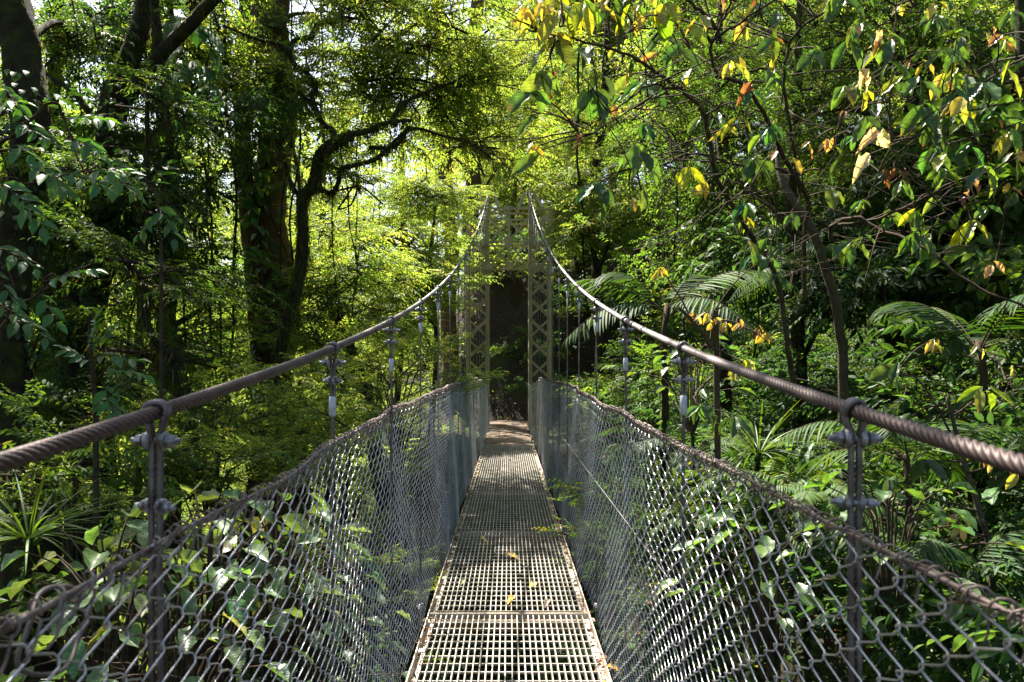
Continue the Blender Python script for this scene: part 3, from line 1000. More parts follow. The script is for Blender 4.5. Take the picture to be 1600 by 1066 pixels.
tree('forest_tree', 'straight brown trunk with a mossy crook just left of the tower', 'tree',
     [(700, 620, 22), (703, 480, 22), (703, 350, 22), (696, 280, 22), (692, 215, 22), (689, 120, 22), (686, 20, 22), (684, -120, 22)],
     [.24, .22, .2, .21, .2, .19, .18, .14],
     [(620, -20, 20, 1.8, 1.6, .9, 9), (760, -60, 21, 1.8, 1.6, 1, 9), (700, 40, 20, 1.3, 1.2, .7, 8), (820, 60, 20, 1.3, 1.2, .8, 10), (560, 150, 21, 1.2, 1.2, .5, 5)],
     'feather', bark_m=M_BARK_RED, moss=700)
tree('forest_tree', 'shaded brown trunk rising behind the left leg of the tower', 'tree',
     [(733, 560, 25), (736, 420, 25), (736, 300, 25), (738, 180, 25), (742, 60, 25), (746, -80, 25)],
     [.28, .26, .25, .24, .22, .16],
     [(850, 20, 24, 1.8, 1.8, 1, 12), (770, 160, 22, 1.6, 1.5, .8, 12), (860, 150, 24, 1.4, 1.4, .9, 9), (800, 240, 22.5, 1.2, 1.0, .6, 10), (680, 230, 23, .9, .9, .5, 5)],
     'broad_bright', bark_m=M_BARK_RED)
tree('slender_tree', 'slender leafy trunk in the glade between the crooked tree and the tower', 'tree',
     [(622, 620, 18), (632, 450, 18), (628, 300, 18), (631, 200, 18), (640, 60, 18)], [.08, .075, .07, .06, .03],
     [(650, 330, 17.6, 1.1, 1.0, .4, 10), (590, 350, 17.6, 1.0, 1.0, .4, 9), (620, 440, 17, 1.1, 1.0, .5, 11), (560, 440, 17, .9, .9, .4, 8), (660, 400, 17.5, .9, .8, .45, 8), (600, 510, 16.5, .9, .8, .5, 9), (540, 380, 17.4, .8, .8, .35, 7)],
     'feather')
tree('slender_tree', 'bright layered sapling beside the left leg of the tower', 'tree',
     [(676, 640, 16), (682, 520, 16), (672, 420, 16), (680, 320, 16)], [.06, .055, .045, .02],
     [(672, 312, 16.2, .8, .8, .3, 7), (640, 300, 16.2, .8, .8, .3, 7), (640, 380, 15.6, .9, .8, .35, 8), (670, 440, 15.4, .6, .6, .4, 7), (640, 460, 15, .8, .7, .4, 8), (580, 490, 14.6, .7, .7, .35, 7)],
     'feather')
tree('slender_tree', 'feathery sapling under the crooked tree', 'tree',
     [(516, 640, 13.5), (520, 520, 13.5), (516, 430, 13.5), (522, 350, 13.6)], [.08, .07, .06, .03],
     [(520, 360, 13.6, .7, .7, .3, 6), (490, 450, 13, .6, .6, .35, 7), (560, 420, 13, .6, .6, .35, 6), (500, 530, 12.6, .7, .7, .4, 9), (570, 500, 13, .7, .6, .4, 8), (540, 580, 12, .6, .6, .3, 7)],
     'feather')
tree('leaning_tree', 'dark leaning trunk low beside the third hanger on the left', 'tree',
     [(580, 660, 12), (562, 600, 12), (546, 545, 12.2), (530, 480, 12.4)], [.11, .1, .09, .05],
     [(520, 470, 12.4, .6, .6, .35, 4)], 'feather_mid', moss=200)
tree('leaning_tree', 'thin crooked dark stem leaning behind the first left hanger', 'tree',
     [(345, 800, 7), (322, 742, 7), (307, 710, 7), (293, 650, 7), (283, 590, 7), (272, 558, 7), (247, 540, 7), (228, 503, 7), (222, 440, 7.1)],
     [.06, .055, .05, .05, .045, .045, .04, .035, .02],
     [(240, 560, 7.2, .4, .4, .25, 3), (220, 440, 7.2, .5, .5, .3, 5)], 'feather_mid', moss=500)
tree('slender_tree', 'thin straight stem standing left of the leaning one', 'tree',
     [(216, 660, 8.5), (219, 560, 8.5), (220, 440, 8.5), (228, 300, 8.6), (232, 130, 8.8)], [.045, .04, .035, .03, .02],
     [(260, 180, 8.8, .6, .6, .3, 5), (210, 290, 8.6, .6, .5, .3, 4)], 'feather_mid', moss=300)
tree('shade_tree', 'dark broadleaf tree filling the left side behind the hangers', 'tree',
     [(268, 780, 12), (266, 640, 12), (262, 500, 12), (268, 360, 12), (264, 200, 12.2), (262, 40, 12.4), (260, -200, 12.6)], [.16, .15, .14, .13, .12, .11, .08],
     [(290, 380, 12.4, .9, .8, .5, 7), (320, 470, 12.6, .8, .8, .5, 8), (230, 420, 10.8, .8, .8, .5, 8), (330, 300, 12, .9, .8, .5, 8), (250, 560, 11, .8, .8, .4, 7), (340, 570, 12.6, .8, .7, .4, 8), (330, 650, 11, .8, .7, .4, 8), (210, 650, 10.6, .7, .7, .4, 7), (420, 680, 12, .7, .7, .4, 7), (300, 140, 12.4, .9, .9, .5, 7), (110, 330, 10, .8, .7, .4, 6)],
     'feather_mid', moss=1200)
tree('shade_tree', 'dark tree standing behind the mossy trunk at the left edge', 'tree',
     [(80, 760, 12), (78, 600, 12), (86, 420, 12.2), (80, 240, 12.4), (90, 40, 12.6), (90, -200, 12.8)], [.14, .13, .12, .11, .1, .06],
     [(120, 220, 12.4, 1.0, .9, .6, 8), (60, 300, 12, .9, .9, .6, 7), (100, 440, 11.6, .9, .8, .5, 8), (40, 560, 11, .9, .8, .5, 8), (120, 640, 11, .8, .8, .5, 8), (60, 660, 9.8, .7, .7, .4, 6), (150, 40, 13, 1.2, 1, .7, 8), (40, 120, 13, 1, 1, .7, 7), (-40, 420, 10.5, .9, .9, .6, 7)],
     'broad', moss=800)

# the right bank
tree('bank_tree', 'bright leafy tree on the bank right of the tower top', 'tree',
     [(938, 560, 21), (934, 420, 21), (930, 300, 21), (944, 160, 21), (950, 0, 21)], [.14, .13, .12, .1, .06],
     [(900, 280, 20, 1.2, 1.1, .8, 12), (960, 300, 19.5, 1.2, 1.1, .8, 12), (900, 190, 21, 1.3, 1.2, .8, 10), (990, 220, 20, 1.3, 1.2, .9, 12), (920, 360, 19, 1.0, .9, .6, 9), (1020, 330, 18.5, 1.1, 1, .7, 10), (960, 110, 21, 1.4, 1.3, .9, 10), (870, 330, 20.5, .6, .6, .6, 5)],
     'broad_bright')
tree('bank_tree', 'leafy green tree on the right bank behind the yellowing shrub', 'tree',
     [(1130, 520, 13), (1124, 400, 13), (1132, 280, 13), (1120, 140, 13.2), (1128, -20, 13.4)], [.1, .095, .09, .07, .05],
     [(1060, 240, 12.6, 1.0, .9, .6, 10), (1140, 200, 12.6, 1.0, .9, .6, 10), (1100, 330, 12.2, .9, .8, .5, 9), (1040, 150, 13, 1.0, .9, .6, 8), (1180, 110, 13, 1.1, 1, .7, 10), (1080, 40, 13.2, 1.1, 1, .7, 8), (1200, 330, 11.6, .8, .8, .5, 8), (1040, 400, 12.5, .8, .7, .4, 8)],
     'small')
tree('bank_tree', 'dense small-leaved tree at the upper right', 'tree',
     [(1392, 560, 9.4), (1404, 420, 9.5), (1400, 280, 9.6), (1430, 120, 9.8), (1440, -60, 10)], [.11, .1, .09, .08, .05],
     [(1330, 220, 9.6, .8, .8, .5, 8), (1420, 280, 9.2, .8, .8, .5, 8), (1500, 200, 9, .8, .8, .5, 8), (1440, 90, 9.8, .9, .9, .6, 11), (1340, 90, 10.2, .9, .9, .6, 10), (1550, 60, 9.4, .9, .9, .6, 10), (1560, 300, 8.6, .7, .7, .4, 7), (1270, 180, 10.5, .8, .8, .6, 8), (1280, 30, 10.8, .9, .9, .6, 8), (1480, -60, 9.6, 1.2, 1.1, .6, 9)],
     'small', bark_m=M_BARK)
tree('bank_tree', 'shaded tree with big leaves at the right edge', 'tree',
     [(1574, 620, 8), (1562, 480, 8), (1566, 340, 8), (1590, 150, 8.2), (1600, -80, 8.4)], [.1, .095, .09, .07, .05],
     [(1560, 400, 8, .6, .6, .4, 5), (1640, 280, 7.6, .8, .8, .6, 7), (1580, 140, 8.2, .8, .8, .5, 7), (1660, 480, 7, .7, .7, .5, 6), (1520, 470, 8.6, .7, .6, .4, 6)],
     'big')
tree('bank_tree', 'darker tree between the small-leaved tree and the bank', 'tree',
     [(1248, 560, 10.6), (1240, 420, 10.6), (1236, 300, 10.8), (1246, 160, 11), (1250, 0, 11.2)], [.09, .085, .08, .06, .04],
     [(1250, 400, 10.4, .8, .8, .5, 8), (1320, 360, 10.2, .8, .7, .5, 8), (1400, 400, 9.6, .8, .7, .4, 8), (1480, 380, 9.2, .7, .7, .4, 7), (1330, 470, 9.2, .7, .6, .4, 7), (1180, 440, 11, .8, .7, .4, 8)],
     'broad_dark')

# unseen canopy added for its shade, crowns spread above the picture
SHADE_CANOPY = [(-7.5, 2.0, 13, 9, 'feather_mid', 'slim canopy tree added for shade left of the near end, its crown above the picture'),
          (-11.5, 8, 14, 9, 'broad_dark', 'dark canopy tree added for shade far left, deep in the ravine'),
          (6.5, 2.0, 12, 7, 'broad', 'canopy tree added for shade on the right bank nearest the viewer'),
          (11.5, 7, 14, 7, 'broad', 'canopy tree added for shade high on the right bank beside the palms'),
          (-6.0, -3.0, 12, 10, 'broad_dark', 'dark canopy tree added for shade behind the viewer on the left')]
tree('added_canopy_tree', 'small-leaved canopy tree added to shade the right bank, its crown spreading over the bridge', 'tree',  # unseen crown added up-sun to shade the right bank
     [(8.2, 15, 2.2), (8.1, 14.9, 5), (7.6, 14.6, 8), (7.0, 14.2, 10.5)], [.2, .17, .14, .07],
     [(3.0, 9.6, 9.6, 1.4, 1.3, .6, 14), (6.8, 8.8, 10, 1.5, 1.4, .7, 14), (4.8, 7.4, 9.0, 1.4, 1.3, .6, 12), (2.0, 11.0, 9.4, 1.2, 1.1, .5, 9), (5.5, 13.5, 10.5, 1.6, 1.5, .8, 14), (3.4, 12.6, 10.2, 1.5, 1.4, .7, 13), (6.2, 11.2, 10.6, 1.6, 1.4, .8, 13), (1.6, 13.0, 10.6, 1.3, 1.3, .6, 7), (8, 13.5, 10.2, 1.6, 1.5, .8, 10), (4.6, 15.2, 11.2, 1.6, 1.5, .8, 9), (8.6, 10.8, 10, 1.5, 1.4, .8, 9), (4.6, 10.6, 9.9, 1.3, 1.2, .6, 7)],
     'broad', world=True, moss=300)
tree('added_canopy_tree', 'spreading canopy tree added on the left to shade the near end of the bridge', 'tree',  # unseen crown added to shade the near cables and left plants
     [(-6.6, 6.2, -3.6), (-6.4, 6.2, 0), (-6.0, 6.2, 5), (-5.0, 6.3, 9)], [.24, .2, .16, .07],
     [(-2.6, 5.5, 9.2, 1.4, 1.3, .7, 10), (-.9, 6.0, 9.6, 1.3, 1.2, .6, 8), (-3.8, 7.2, 9.8, 1.5, 1.4, .7, 10), (-2.0, 3.9, 9.0, 1.3, 1.2, .6, 8), (-4.9, 8.8, 9.4, 1.5, 1.4, .7, 10), (-5.8, 7.0, 9.0, 1.4, 1.3, .7, 8), (.4, 5.2, 9.4, 1.1, 1.0, .5, 6)],
     'broad', world=True, moss=500)
for k_, (x, y, h, n, sp, lab) in enumerate(SHADE_CANOPY):
    z0 = float(height(x, y))
    bl = []
    for q in range(7):
        a = q * 2 * math.pi / 6 + k_
        r = 0.0 if q == 6 else 2.6
        bl.append((x + r * math.cos(a), y + r * math.sin(a), z0 + h * (0.72 if q % 2 else 0.86) + (1.2 if q == 6 else 0), 1.7, 1.7, .9, n))
    tree('added_canopy_tree', lab, 'tree', [(x, y, z0 - .2), (x + .15, y, z0 + h * .3), (x - .1, y + .1, z0 + h * .55), (x, y, z0 + h * .85)],
         [.2, .17, .14, .06], bl, sp, world=True, moss=300)


# ------------------------------------------------------------------ forest beyond: copies of four trees
def proto_tree(name, species, h, r, blobs_n, n, seed, bark_m):
    global RNG
    keep, RNG = RNG, np.random.default_rng(seed)
    bl = []
    for q in range(blobs_n):
        a = q * 2.4
        zz = h * (0.28 + 0.68 * (q + 0.5) / blobs_n)
        rr = r * (1.0 - 0.55 * abs(zz / h - 0.5)) * (0.35 + 0.65 * ((q * 7) % 5) / 4)
        bl.append((rr * math.cos(a), rr * math.sin(a), zz, r * .55, r * .55, r * .3, n))
    t = tree(name, 'x', 'tree', [(0, 0, -0.6), (0.1, 0.05, h * .3), (-.1, .1, h * .6), (0.05, 0, h * .95)], [.2, .16, .12, .04], bl, species, bark_m=bark_m, world=True)
    RNG = keep
    return t


_h = height
height = lambda x, y: np.asarray(x, float) * 0.0 + 0.0
PROTO = [proto_tree('forest_tree', 'broad_bright', 9, 2.6, 11, 9, 5, M_BARK_RED), proto_tree('forest_tree', 'feather', 11, 2.6, 12, 8, 6, M_BARK),
         proto_tree('forest_tree', 'broad', 12, 2.8, 12, 9, 8, M_BARK_RED), proto_tree('forest_tree', 'feather', 6, 1.9, 9, 7, 9, M_BARK)]
height = _h
used = [False] * 4


def plant_tree(k, x, y, sc, label, group):
    loc = (x, y, float(height(x, y)) - 0.2)
    rz = random.uniform(0, 6.28)
    if not used[k]:
        used[k] = True
        o = PROTO[k]
        o.location = loc
        o.rotation_euler = (0, 0, rz)
        o.scale = (sc,) * 3
        o['label'], o['group'] = label, group
        return o
    return copy_tree(PROTO[k], loc, rz, sc, label, group)


r2 = random.Random(3)
spots = []
for y in (30, 35, 41, 48, 57, 70):
    w = 0.72 * y
    x = -w
    while x < w:
        spots.append((x + r2.uniform(-1.2, 1.2), y + r2.uniform(-2, 2)))
        x += r2.uniform(4.5, 7.0) * (1 + (y - 30) / 60)
for x, y in spots:
    if abs(x - 1) < 2 and y < 33:
        continue
    if y > 40 and -0.21 < x / y < -0.07:
        continue
    if x < 0 and y < 45 and -0.62 < x / y < -0.05:
        continue
    side = 'sunlit forest tree in the bright woods beyond the left glade' if x < -1 else 'forest tree on the slope beyond the right bank'
    plant_tree(r2.choice((0, 1, 1, 2, 0) if x < 0 else (0, 2, 2, 1)), x, y, r2.uniform(0.95, 1.5) * (1 + (y - 30) / 80), side, 'forest trees beyond the glade' if x < -1 else 'forest trees beyond the right bank')
for x, y in [(0.2, 27.5), (-1.4, 29), (1.8, 30), (0.4, 33.5), (-1.0, 38)]:
    plant_tree(0, x, y, r2.uniform(.6, .8), 'leafy tree standing on the bank right behind the tower', 'trees behind the tower')
for x, y in [(-9.5, 20), (-7, 23), (-5, 19.5), (-11, 26), (-4.2, 25), (-7.5, 28), (-13, 21), (-15, 27), (-6.3, 16.5), (-8.5, 17)]:
    plant_tree(3, x, y, r2.uniform(.8, 1.15), 'sunlit feathery young tree standing in the left glade', 'young trees of the left glade')
for x, y in [(-17, 3), (-18, 9), (-20, 15), (-19, 21), (-24, 6), (-26, 13), (-25, 20), (-22, 27), (-30, 2), (-32, 10), (-33, 18), (-31, 26), (-40, 14), (-42, 26), (-38, 34)]:
    plant_tree(r2.choice((1, 2, 3)), x, y, r2.uniform(.9, 1.3), 'forest tree deep in the woods left of the ravine', 'forest trees left of the ravine')
for x, y in [(7, 20), (9.5, 22), (12, 20), (5.5, 24), (14, 24), (8, 26), (2.5, 26.5), (12.5, 13.5), (15, 17), (11, 11), (13, 8)]:
    plant_tree(r2.choice((3, 3, 0)), x, y, r2.uniform(.6, .95), 'young leafy tree growing on the right bank', 'young trees of the right bank')


# ------------------------------------------------------------------ undergrowth prototypes
def local_thing(name, label, cat):
    return thing(name, label, cat)


def frond(gl, gs, base, d, L, pairs, ll, lw, droop, pal, tpl=T_BLADE2, ang=62, hang=0.25, r=0.006):
    """A feather frond: an arching stalk with leaflets in pairs."""
    d = norm(d)
    ts = np.linspace(0, 1, 14)
    pts = np.array(base)[None] + d[None] * (L * ts)[:, None] - np.array([0, 0, 1.0])[None] * (droop * L * ts ** 2.1)[:, None]
    tube(gs, pts, np.linspace(r, r * 0.3, 14), 4, cap=False)
    side = norm(np.cross(d, [0, 0, 1.0]))
    for sg in (-1, 1):
        tt = np.linspace(0.14, 1.0, pairs)
        p = np.stack([np.interp(tt, ts, pts[:, k]) for k in range(3)], -1)
        tg = norm(np.stack([np.interp(tt, ts, np.gradient(pts[:, k], ts)) for k in range(3)], -1))
        a = np.radians(ang * (1 - 0.45 * tt))[:, None]
        ld = norm(tg * np.cos(a) + side * sg * np.sin(a) + np.array([0, 0, -hang]) + RNG.normal(0, 0.05, (pairs, 3)))
        nrm = norm(np.cross(side, tg) + RNG.normal(0, 0.1, (pairs, 3)))
        nrm *= np.sign(nrm[:, 2:3] + 1e-6)
        sz = ll * (0.35 + 0.65 * np.sin(np.pi * np.clip(tt * 0.9 + 0.12, 0, 1))) * RNG.uniform(0.9, 1.1, pairs)
        put(gl, tpl, p, ld, nrm, sz, lw * (0.6 + 0.4 * np.sin(np.pi * tt)), tints(pal, pairs, 0.12))


def make_bush(species, n, h, r, seed, name='leafy_bush', lm=None):
    global RNG
    keep, RNG = RNG, np.random.default_rng(seed)
    o = local_thing(name, None, 'bush')
    gs, cr = G(), G()
    for i in range(n):
        a = i * 2.4
        rr = r * math.sqrt((i + 0.5) / n)
        top = np.array([rr * math.cos(a), rr * math.sin(a), h * (1 - 0.55 * (rr / r) ** 2) * RNG.uniform(0.45, 1.0)])
        out = norm(np.array([math.cos(a) * (0.3 + rr), math.sin(a) * (0.3 + rr), RNG.uniform(0.1, 0.7)]))
        sc = RNG.uniform(0.5, 0.9)
        st = top - out * 0.5 * sc
        tube(gs, smooth_path([(0.06 * math.cos(a), 0.06 * math.sin(a), -0.3), st * np.array([.45, .45, .5]), st], 7), np.linspace(0.014, 0.007, 7), 4, cap=False)
        place_boughs(cr, species, [st], [out], [sc])
    gs.build('stems', M_TWIG, o)
    cr.build('foliage', [lm or M_LEAF, M_TWIG], o, smooth=False, tint=True)
    RNG = keep
    return o


def make_herb(n, leaf, h, pal, seed, tpl, wid, lm, name='broad_leaved_plant'):
    global RNG
    keep, RNG = RNG, np.random.default_rng(seed)
    o = local_thing(name, None, 'plant')
    gs, gl = G(), G()
    for i in range(n):
        a = i * 2.4 + RNG.normal(0, 0.2)
        t = (i + 0.5) / n
        z = h * (0.25 + 0.75 * (1 - t) ** 0.7) * RNG.uniform(0.8, 1.1)
        rr = h * 0.75 * math.sqrt(t) * RNG.uniform(0.7, 1.1)
        p = np.array([rr * math.cos(a), rr * math.sin(a), z])
        tube(gs, smooth_path([(0.04 * math.cos(a), 0.04 * math.sin(a), -0.2), p * np.array([.4, .4, .75]), p], 6), np.linspace(0.009, 0.004, 6), 4, cap=False)
        d = norm(np.array([math.cos(a), math.sin(a), RNG.uniform(-0.6, 0.15)]))
        put(gl, tpl[i % len(tpl)], [p], [d], [norm(np.array([0, 0, 1.0]) + RNG.normal(0, 0.3, 3))], leaf * RNG.uniform(.7, 1.15), leaf * wid * RNG.uniform(.85, 1.1), tints(pal, 1, 0.18))
    gs.build('stems', M_TWIG, o)
    gl.build('leaves', lm, o, tint=True)
    RNG = keep
    return o


def make_fern(n, L, pal, seed, pairs=26, ll=0.13, lw=0.026, droop=0.55, name='fern', trunk=0.0, rise=(0.5, 1.1)):
    global RNG
    keep, RNG = RNG, np.random.default_rng(seed)
    o = local_thing(name, None, 'fern' if 'palm' not in name else 'palm')
    gs, gl = G(), G()
    if trunk:
        tube(gs, [(0, 0, -0.5), (0.03, 0, trunk * .5), (0, 0.02, trunk)], [0.03, 0.026, 0.024], 8, bumpy=0.1)
    for i in range(n):
        a = i * 2.4 + RNG.normal(0, 0.25)
        d = np.array([math.cos(a), math.sin(a), RNG.uniform(*rise)])
        frond(gl, gs, (0.03 * math.cos(a), 0.03 * math.sin(a), trunk - 0.05), d, L * RNG.uniform(.7, 1.1), pairs, ll, lw, droop * RNG.uniform(.8, 1.3), pal)
    gs.build('stalks' if not trunk else 'stem', M_TWIG, o)
    gl.build('fronds', M_FROND, o, tint=True)
    RNG = keep
    return o


def make_tuft(n, L, w, pal, seed, name='bromeliad', spread=1.0):
    global RNG
    keep, RNG = RNG, np.random.default_rng(seed)
    o = local_thing(name, None, 'plant')
    gl = G()
    a = RNG.uniform(0, 6.28, n)
    d = np.stack([np.cos(a) * spread, np.sin(a) * spread, RNG.uniform(0.1, 2.0, n)], -1)
    for q, dr in enumerate((0.3, 0.6, 0.95)):
        k = np.arange(n) % 3 == q
        put(gl, leaf_template(11, STRAP, dr, 0.6, 3, 0, 5 + q), np.stack([0.04 * np.cos(a), 0.04 * np.sin(a), np.zeros(n)], -1)[k], d[k], (np.tile([0, 0, 1.0], (n, 1)) + 0.01)[k], (L * RNG.uniform(.5, 1.3, n))[k], w, tints(pal, n, 0.3)[k])
    gl.build('leaves', M_GLOSS, o, tint=True)
    RNG = keep
    return o


UG = {
    'bush_mid': make_bush('broad', 13, 1.2, 0.8, 21, 'broadleaf_bush'), 'bush_dark': make_bush('broad_dark', 13, 1.3, 0.85, 22, 'glossy_bush'), 'bush_small': make_bush('small', 12, 1.1, 0.75, 23, 'small_leaved_bush'),
    'bush_feather': make_bush('feather', 13, 1.3, 0.85, 24, 'feathery_bush'), 'bush_feather_mid': make_bush('feather_mid', 13, 1.3, 0.85, 25, 'fern_like_bush'), 'bush_bright': make_bush('broad_bright', 12, 1.2, 0.8, 26, 'bright_bush'),
    'herb': make_herb(26, 0.2, 0.9, 'green', 31, T_BIG, 0.5, M_BIG), 'herb_pale': make_herb(34, 0.19, 1.0, 'pale', 32, T_BIG, 0.55, M_BIG),
    'fern': make_fern(13, 0.95, 'mid', 41), 'fern_dark': make_fern(12, 1.1, 'dark', 42, 28, 0.15, 0.028, 0.6),
    'palm': make_fern(7, 1.3, 'dark', 43, 26, 0.36, 0.022, 0.5, 'small_palm', 0.5, (0.3, 1.6)), 'tuft': make_tuft(64, 0.6, 0.016, 'mid', 44, 'grass_tuft'),
}
UG_NAMES = {'bush_mid': ('broadleaf bush', 'bush'), 'bush_dark': ('dark glossy bush', 'bush'), 'bush_small': ('small-leaved bush', 'bush'), 'bush_feather': ('bright feathery bush', 'bush'),
            'bush_feather_mid': ('feathery green bush', 'bush'), 'bush_bright': ('bright broadleaf bush', 'bush'), 'herb': ('large-leaved plant', 'plant'), 'herb_pale': ('pale large-leaved plant', 'plant'),
            'fern': ('arching green fern', 'fern'), 'fern_dark': ('dark arching fern', 'fern'), 'palm': ('small dark palm', 'palm'), 'tuft': ('strappy grass tuft', 'plant')}
ug_used = set()


def plant(kind, x, y, sc=1.0, where='', z=None, rz=None, label=None, squash=1.0):
    loc = (x, y, (float(height(x, y)) if z is None else z) - 0.03)
    rz = random.uniform(0, 6.28) if rz is None else rz
    nm = UG_NAMES[kind][0]
    lab = label or '%s growing %s' % (nm, where)
    grp = None if label else '%ses %s' % (nm, where) if nm.endswith('sh') else '%ss %s' % (nm, where)
    s3 = (sc, sc, sc * squash)
    gap = 0.0 if z is None else z - float(height(x, y)) - 0.03
    if kind not in ug_used and gap <= 0.2:
        ug_used.add(kind)
        o = UG[kind]
        o.location, o.rotation_euler, o.scale = loc, (0, 0, rz), s3
        o['label'] = lab
        if grp:
            o['group'] = grp
        return o
    o = copy_tree(UG[kind], loc, rz, s3, lab, grp)
    if label and 'group' in o:
        del o['group']
    if gap > 0.2:                                   # a mossy stem down to the soil of the bank
        g = G()
        zz = np.linspace(0.02, -(gap + 0.25) / sc, 12)
        tube(g, np.stack([0.05 * np.sin(zz * 2.1), 0.05 * np.sin(zz * 1.7), zz], -1), np.linspace(0.022, 0.034, 12), 7, bumpy=0.12)
        gm = G()
        m = int(120 * gap) + 30
        k = RNG.integers(0, 12, m)
        zq = RNG.uniform(zz[-1], 0, m)
        put(g, T_MID, np.stack([0.05 * np.sin(zq * 2.1), 0.05 * np.sin(zq * 1.7), zq], -1), RNG.normal(0, 1, (m, 3)) * np.array([1, 1, .5]) - np.array([0, 0, .4]), rand_unit(m), RNG.uniform(.04, .12, m), 0.035, tints('mid', m, .25), 1)
        g.build('leafy_stem', [M_BARK, M_LEAF], o, tint=True)
    return o


def scatter(n, xr, yr, kinds, where, smin, smax, seed, mind=0.55):
    r = random.Random(seed)
    got, tries = [], 0
    while len(got) < n and tries < n * 30:
        tries += 1
        x, y = r.uniform(*xr), r.uniform(*yr)
        if abs(x) > 0.667 * max(y, 1) + 1.5 and x > -14.5:
            continue
        h = float(height(x, y))
        sc = r.uniform(smin, smax)
        if abs(x) < 0.7 + (1.15 if y < 12 else 1.55) * sc and h + 1.7 * sc > -0.15 and y < 21:
            continue
        if -4.6 < x < -0.5 and y < 7.5:
            continue
        if any((x - a) ** 2 + (y - b) ** 2 < mind ** 2 for a, b in got):
            continue
        got.append((x, y))
        plant(r.choice(kinds), x, y, sc, where)


scatter(95, (1.3, 13), (1.5, 14), ['bush_dark', 'bush_dark', 'bush_small', 'fern_dark', 'fern_dark', 'herb', 'bush_dark'], 'on the right bank', 0.7, 1.25, 51, 0.7)
scatter(70, (0.9, 15), (14, 26), ['bush_dark', 'bush_mid', 'bush_small', 'fern_dark', 'bush_mid', 'bush_bright', 'herb'], 'on the bank right of the tower', 0.8, 1.4, 52, 0.75)
scatter(70, (-15, -4.5), (14, 30), ['bush_feather', 'bush_bright', 'bush_feather_mid', 'bush_mid'], 'between the trunks at the left', 1.3, 2.2, 58, 0.9)
scatter(75, (-14, -1.0), (2, 14), ['bush_feather_mid', 'bush_feather_mid', 'bush_dark', 'bush_mid', 'fern', 'herb', 'bush_feather'], 'in the ravine on the left', 0.9, 1.7, 53, 0.8)
scatter(85, (-18, -0.9), (14, 32), ['bush_feather', 'bush_feather', 'bush_bright', 'bush_feather_mid', 'bush_bright', 'fern'], 'in the sunlit glade', 1.0, 1.9, 54, 0.8)
scatter(30, (-2.0, 1.6), (2, 13), ['fern_dark', 'bush_dark', 'fern', 'bush_feather_mid', 'herb'], 'on the ravine floor under the deck', 0.8, 1.4, 55, 0.7)
scatter(48, (-1.5, 11), (22.5, 31), ['bush_mid', 'bush_bright', 'bush_dark', 'fern', 'bush_small'], 'on the slope behind the tower', 0.9, 1.5, 57, 0.8)
scatter(30, (-22, -14.5), (1, 26), ['bush_feather_mid', 'bush_dark', 'bush_mid'], 'at the far left of the ravine', 1.6, 2.6, 66, 1.4)
scatter(46, (-48, -6), (38, 78), ['bush_feather', 'bush_bright', 'bush_mid'], 'on the far rise beyond the glade', 2.6, 4.2, 59, 2.5)
scatter(14, (-3, 3), (22, 27), ['bush_dark', 'fern_dark', 'herb', 'bush_mid'], 'on the earth bank behind the tower', 0.6, 1.0, 56, 0.8)


# a carpet of seedlings, moss and litter between the plants
def carpet(n, xr, yr, pal, size, name, label, seed):
    global RNG
    keep, RNG = RNG, np.random.default_rng(seed)
    x, y = RNG.uniform(*xr, n), RNG.uniform(*yr, n)
    ok = (np.abs(x) < 0.7 * np.maximum(y, 1) + 2) & ~((np.abs(x) < 0.55) & (y > 14) & (y < 21.2))
    x, y = x[ok], y[ok]
    m = len(x)
    g = G()
    d = norm(np.stack([RNG.normal(0, 1, m), RNG.normal(0, 1, m), RNG.uniform(-0.1, 0.6, m)], -1))
    put(g, T_MID, np.stack([x, y, height(x, y) + RNG.uniform(0, 0.25, m) ** 1.5], -1), d, np.array([0, 0, 1.0]) + RNG.normal(0, 0.4, (m, 3)), size * RNG.uniform(.6, 1.4, m), size * 0.45, tints(pal, m, 0.25))
    o = g.build(name, M_LEAF, tint=True)
    RNG = keep
    return tag(o, label, None, None, 'stuff')


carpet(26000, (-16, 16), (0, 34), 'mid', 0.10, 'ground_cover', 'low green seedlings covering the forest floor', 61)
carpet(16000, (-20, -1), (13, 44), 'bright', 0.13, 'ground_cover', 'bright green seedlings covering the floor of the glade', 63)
carpet(10000, (0.8, 4), (0.5, 13.5), 'green', 0.11, 'ground_cover', 'green seedlings on the steep bank right of the deck', 64)
carpet(9000, (-12, 14), (0, 30), 'brown', 0.10, 'leaf_litter', 'brown fallen leaves scattered over the forest floor', 62)


for q_, (x, y, k_) in enumerate([(-1.5, 2.2, 'fern'), (-2.9, 2.6, 'bush_dark'), (-3.3, 4.6, 'fern'), (-2.4, 5.6, 'bush_feather_mid'), (-3.6, 3.4, 'fern_dark'), (-1.6, 4.6, 'fern_dark'), (-2.8, 6.4, 'bush_mid'), (-4.2, 5.4, 'bush_feather_mid')]):
    plant(k_, x, y, .75, 'on the knoll left of the deck')


for q_, (x, y, k_, sc) in enumerate([(1.7, 8.2, 'fern_dark', .7), (1.9, 9.6, 'bush_dark', .7), (1.75, 10.6, 'fern', .7), (2.0, 11.5, 'bush_small', .75), (1.8, 12.4, 'fern_dark', .7), (1.6, 6.8, 'fern', .6), (1.55, 5.4, 'bush_dark', .55), (1.6, 3.6, 'fern_dark', .6), (2.4, 10.2, 'bush_dark', .9), (2.3, 8.6, 'bush_small', .8)]):
    plant(k_, x, y, sc, 'on the steep bank just right of the deck')


# ------------------------------------------------------------------ plants close to the bridge, one by one
def at(px, py, Y):
    return tuple(float(q) for q in P(px, py, Y))


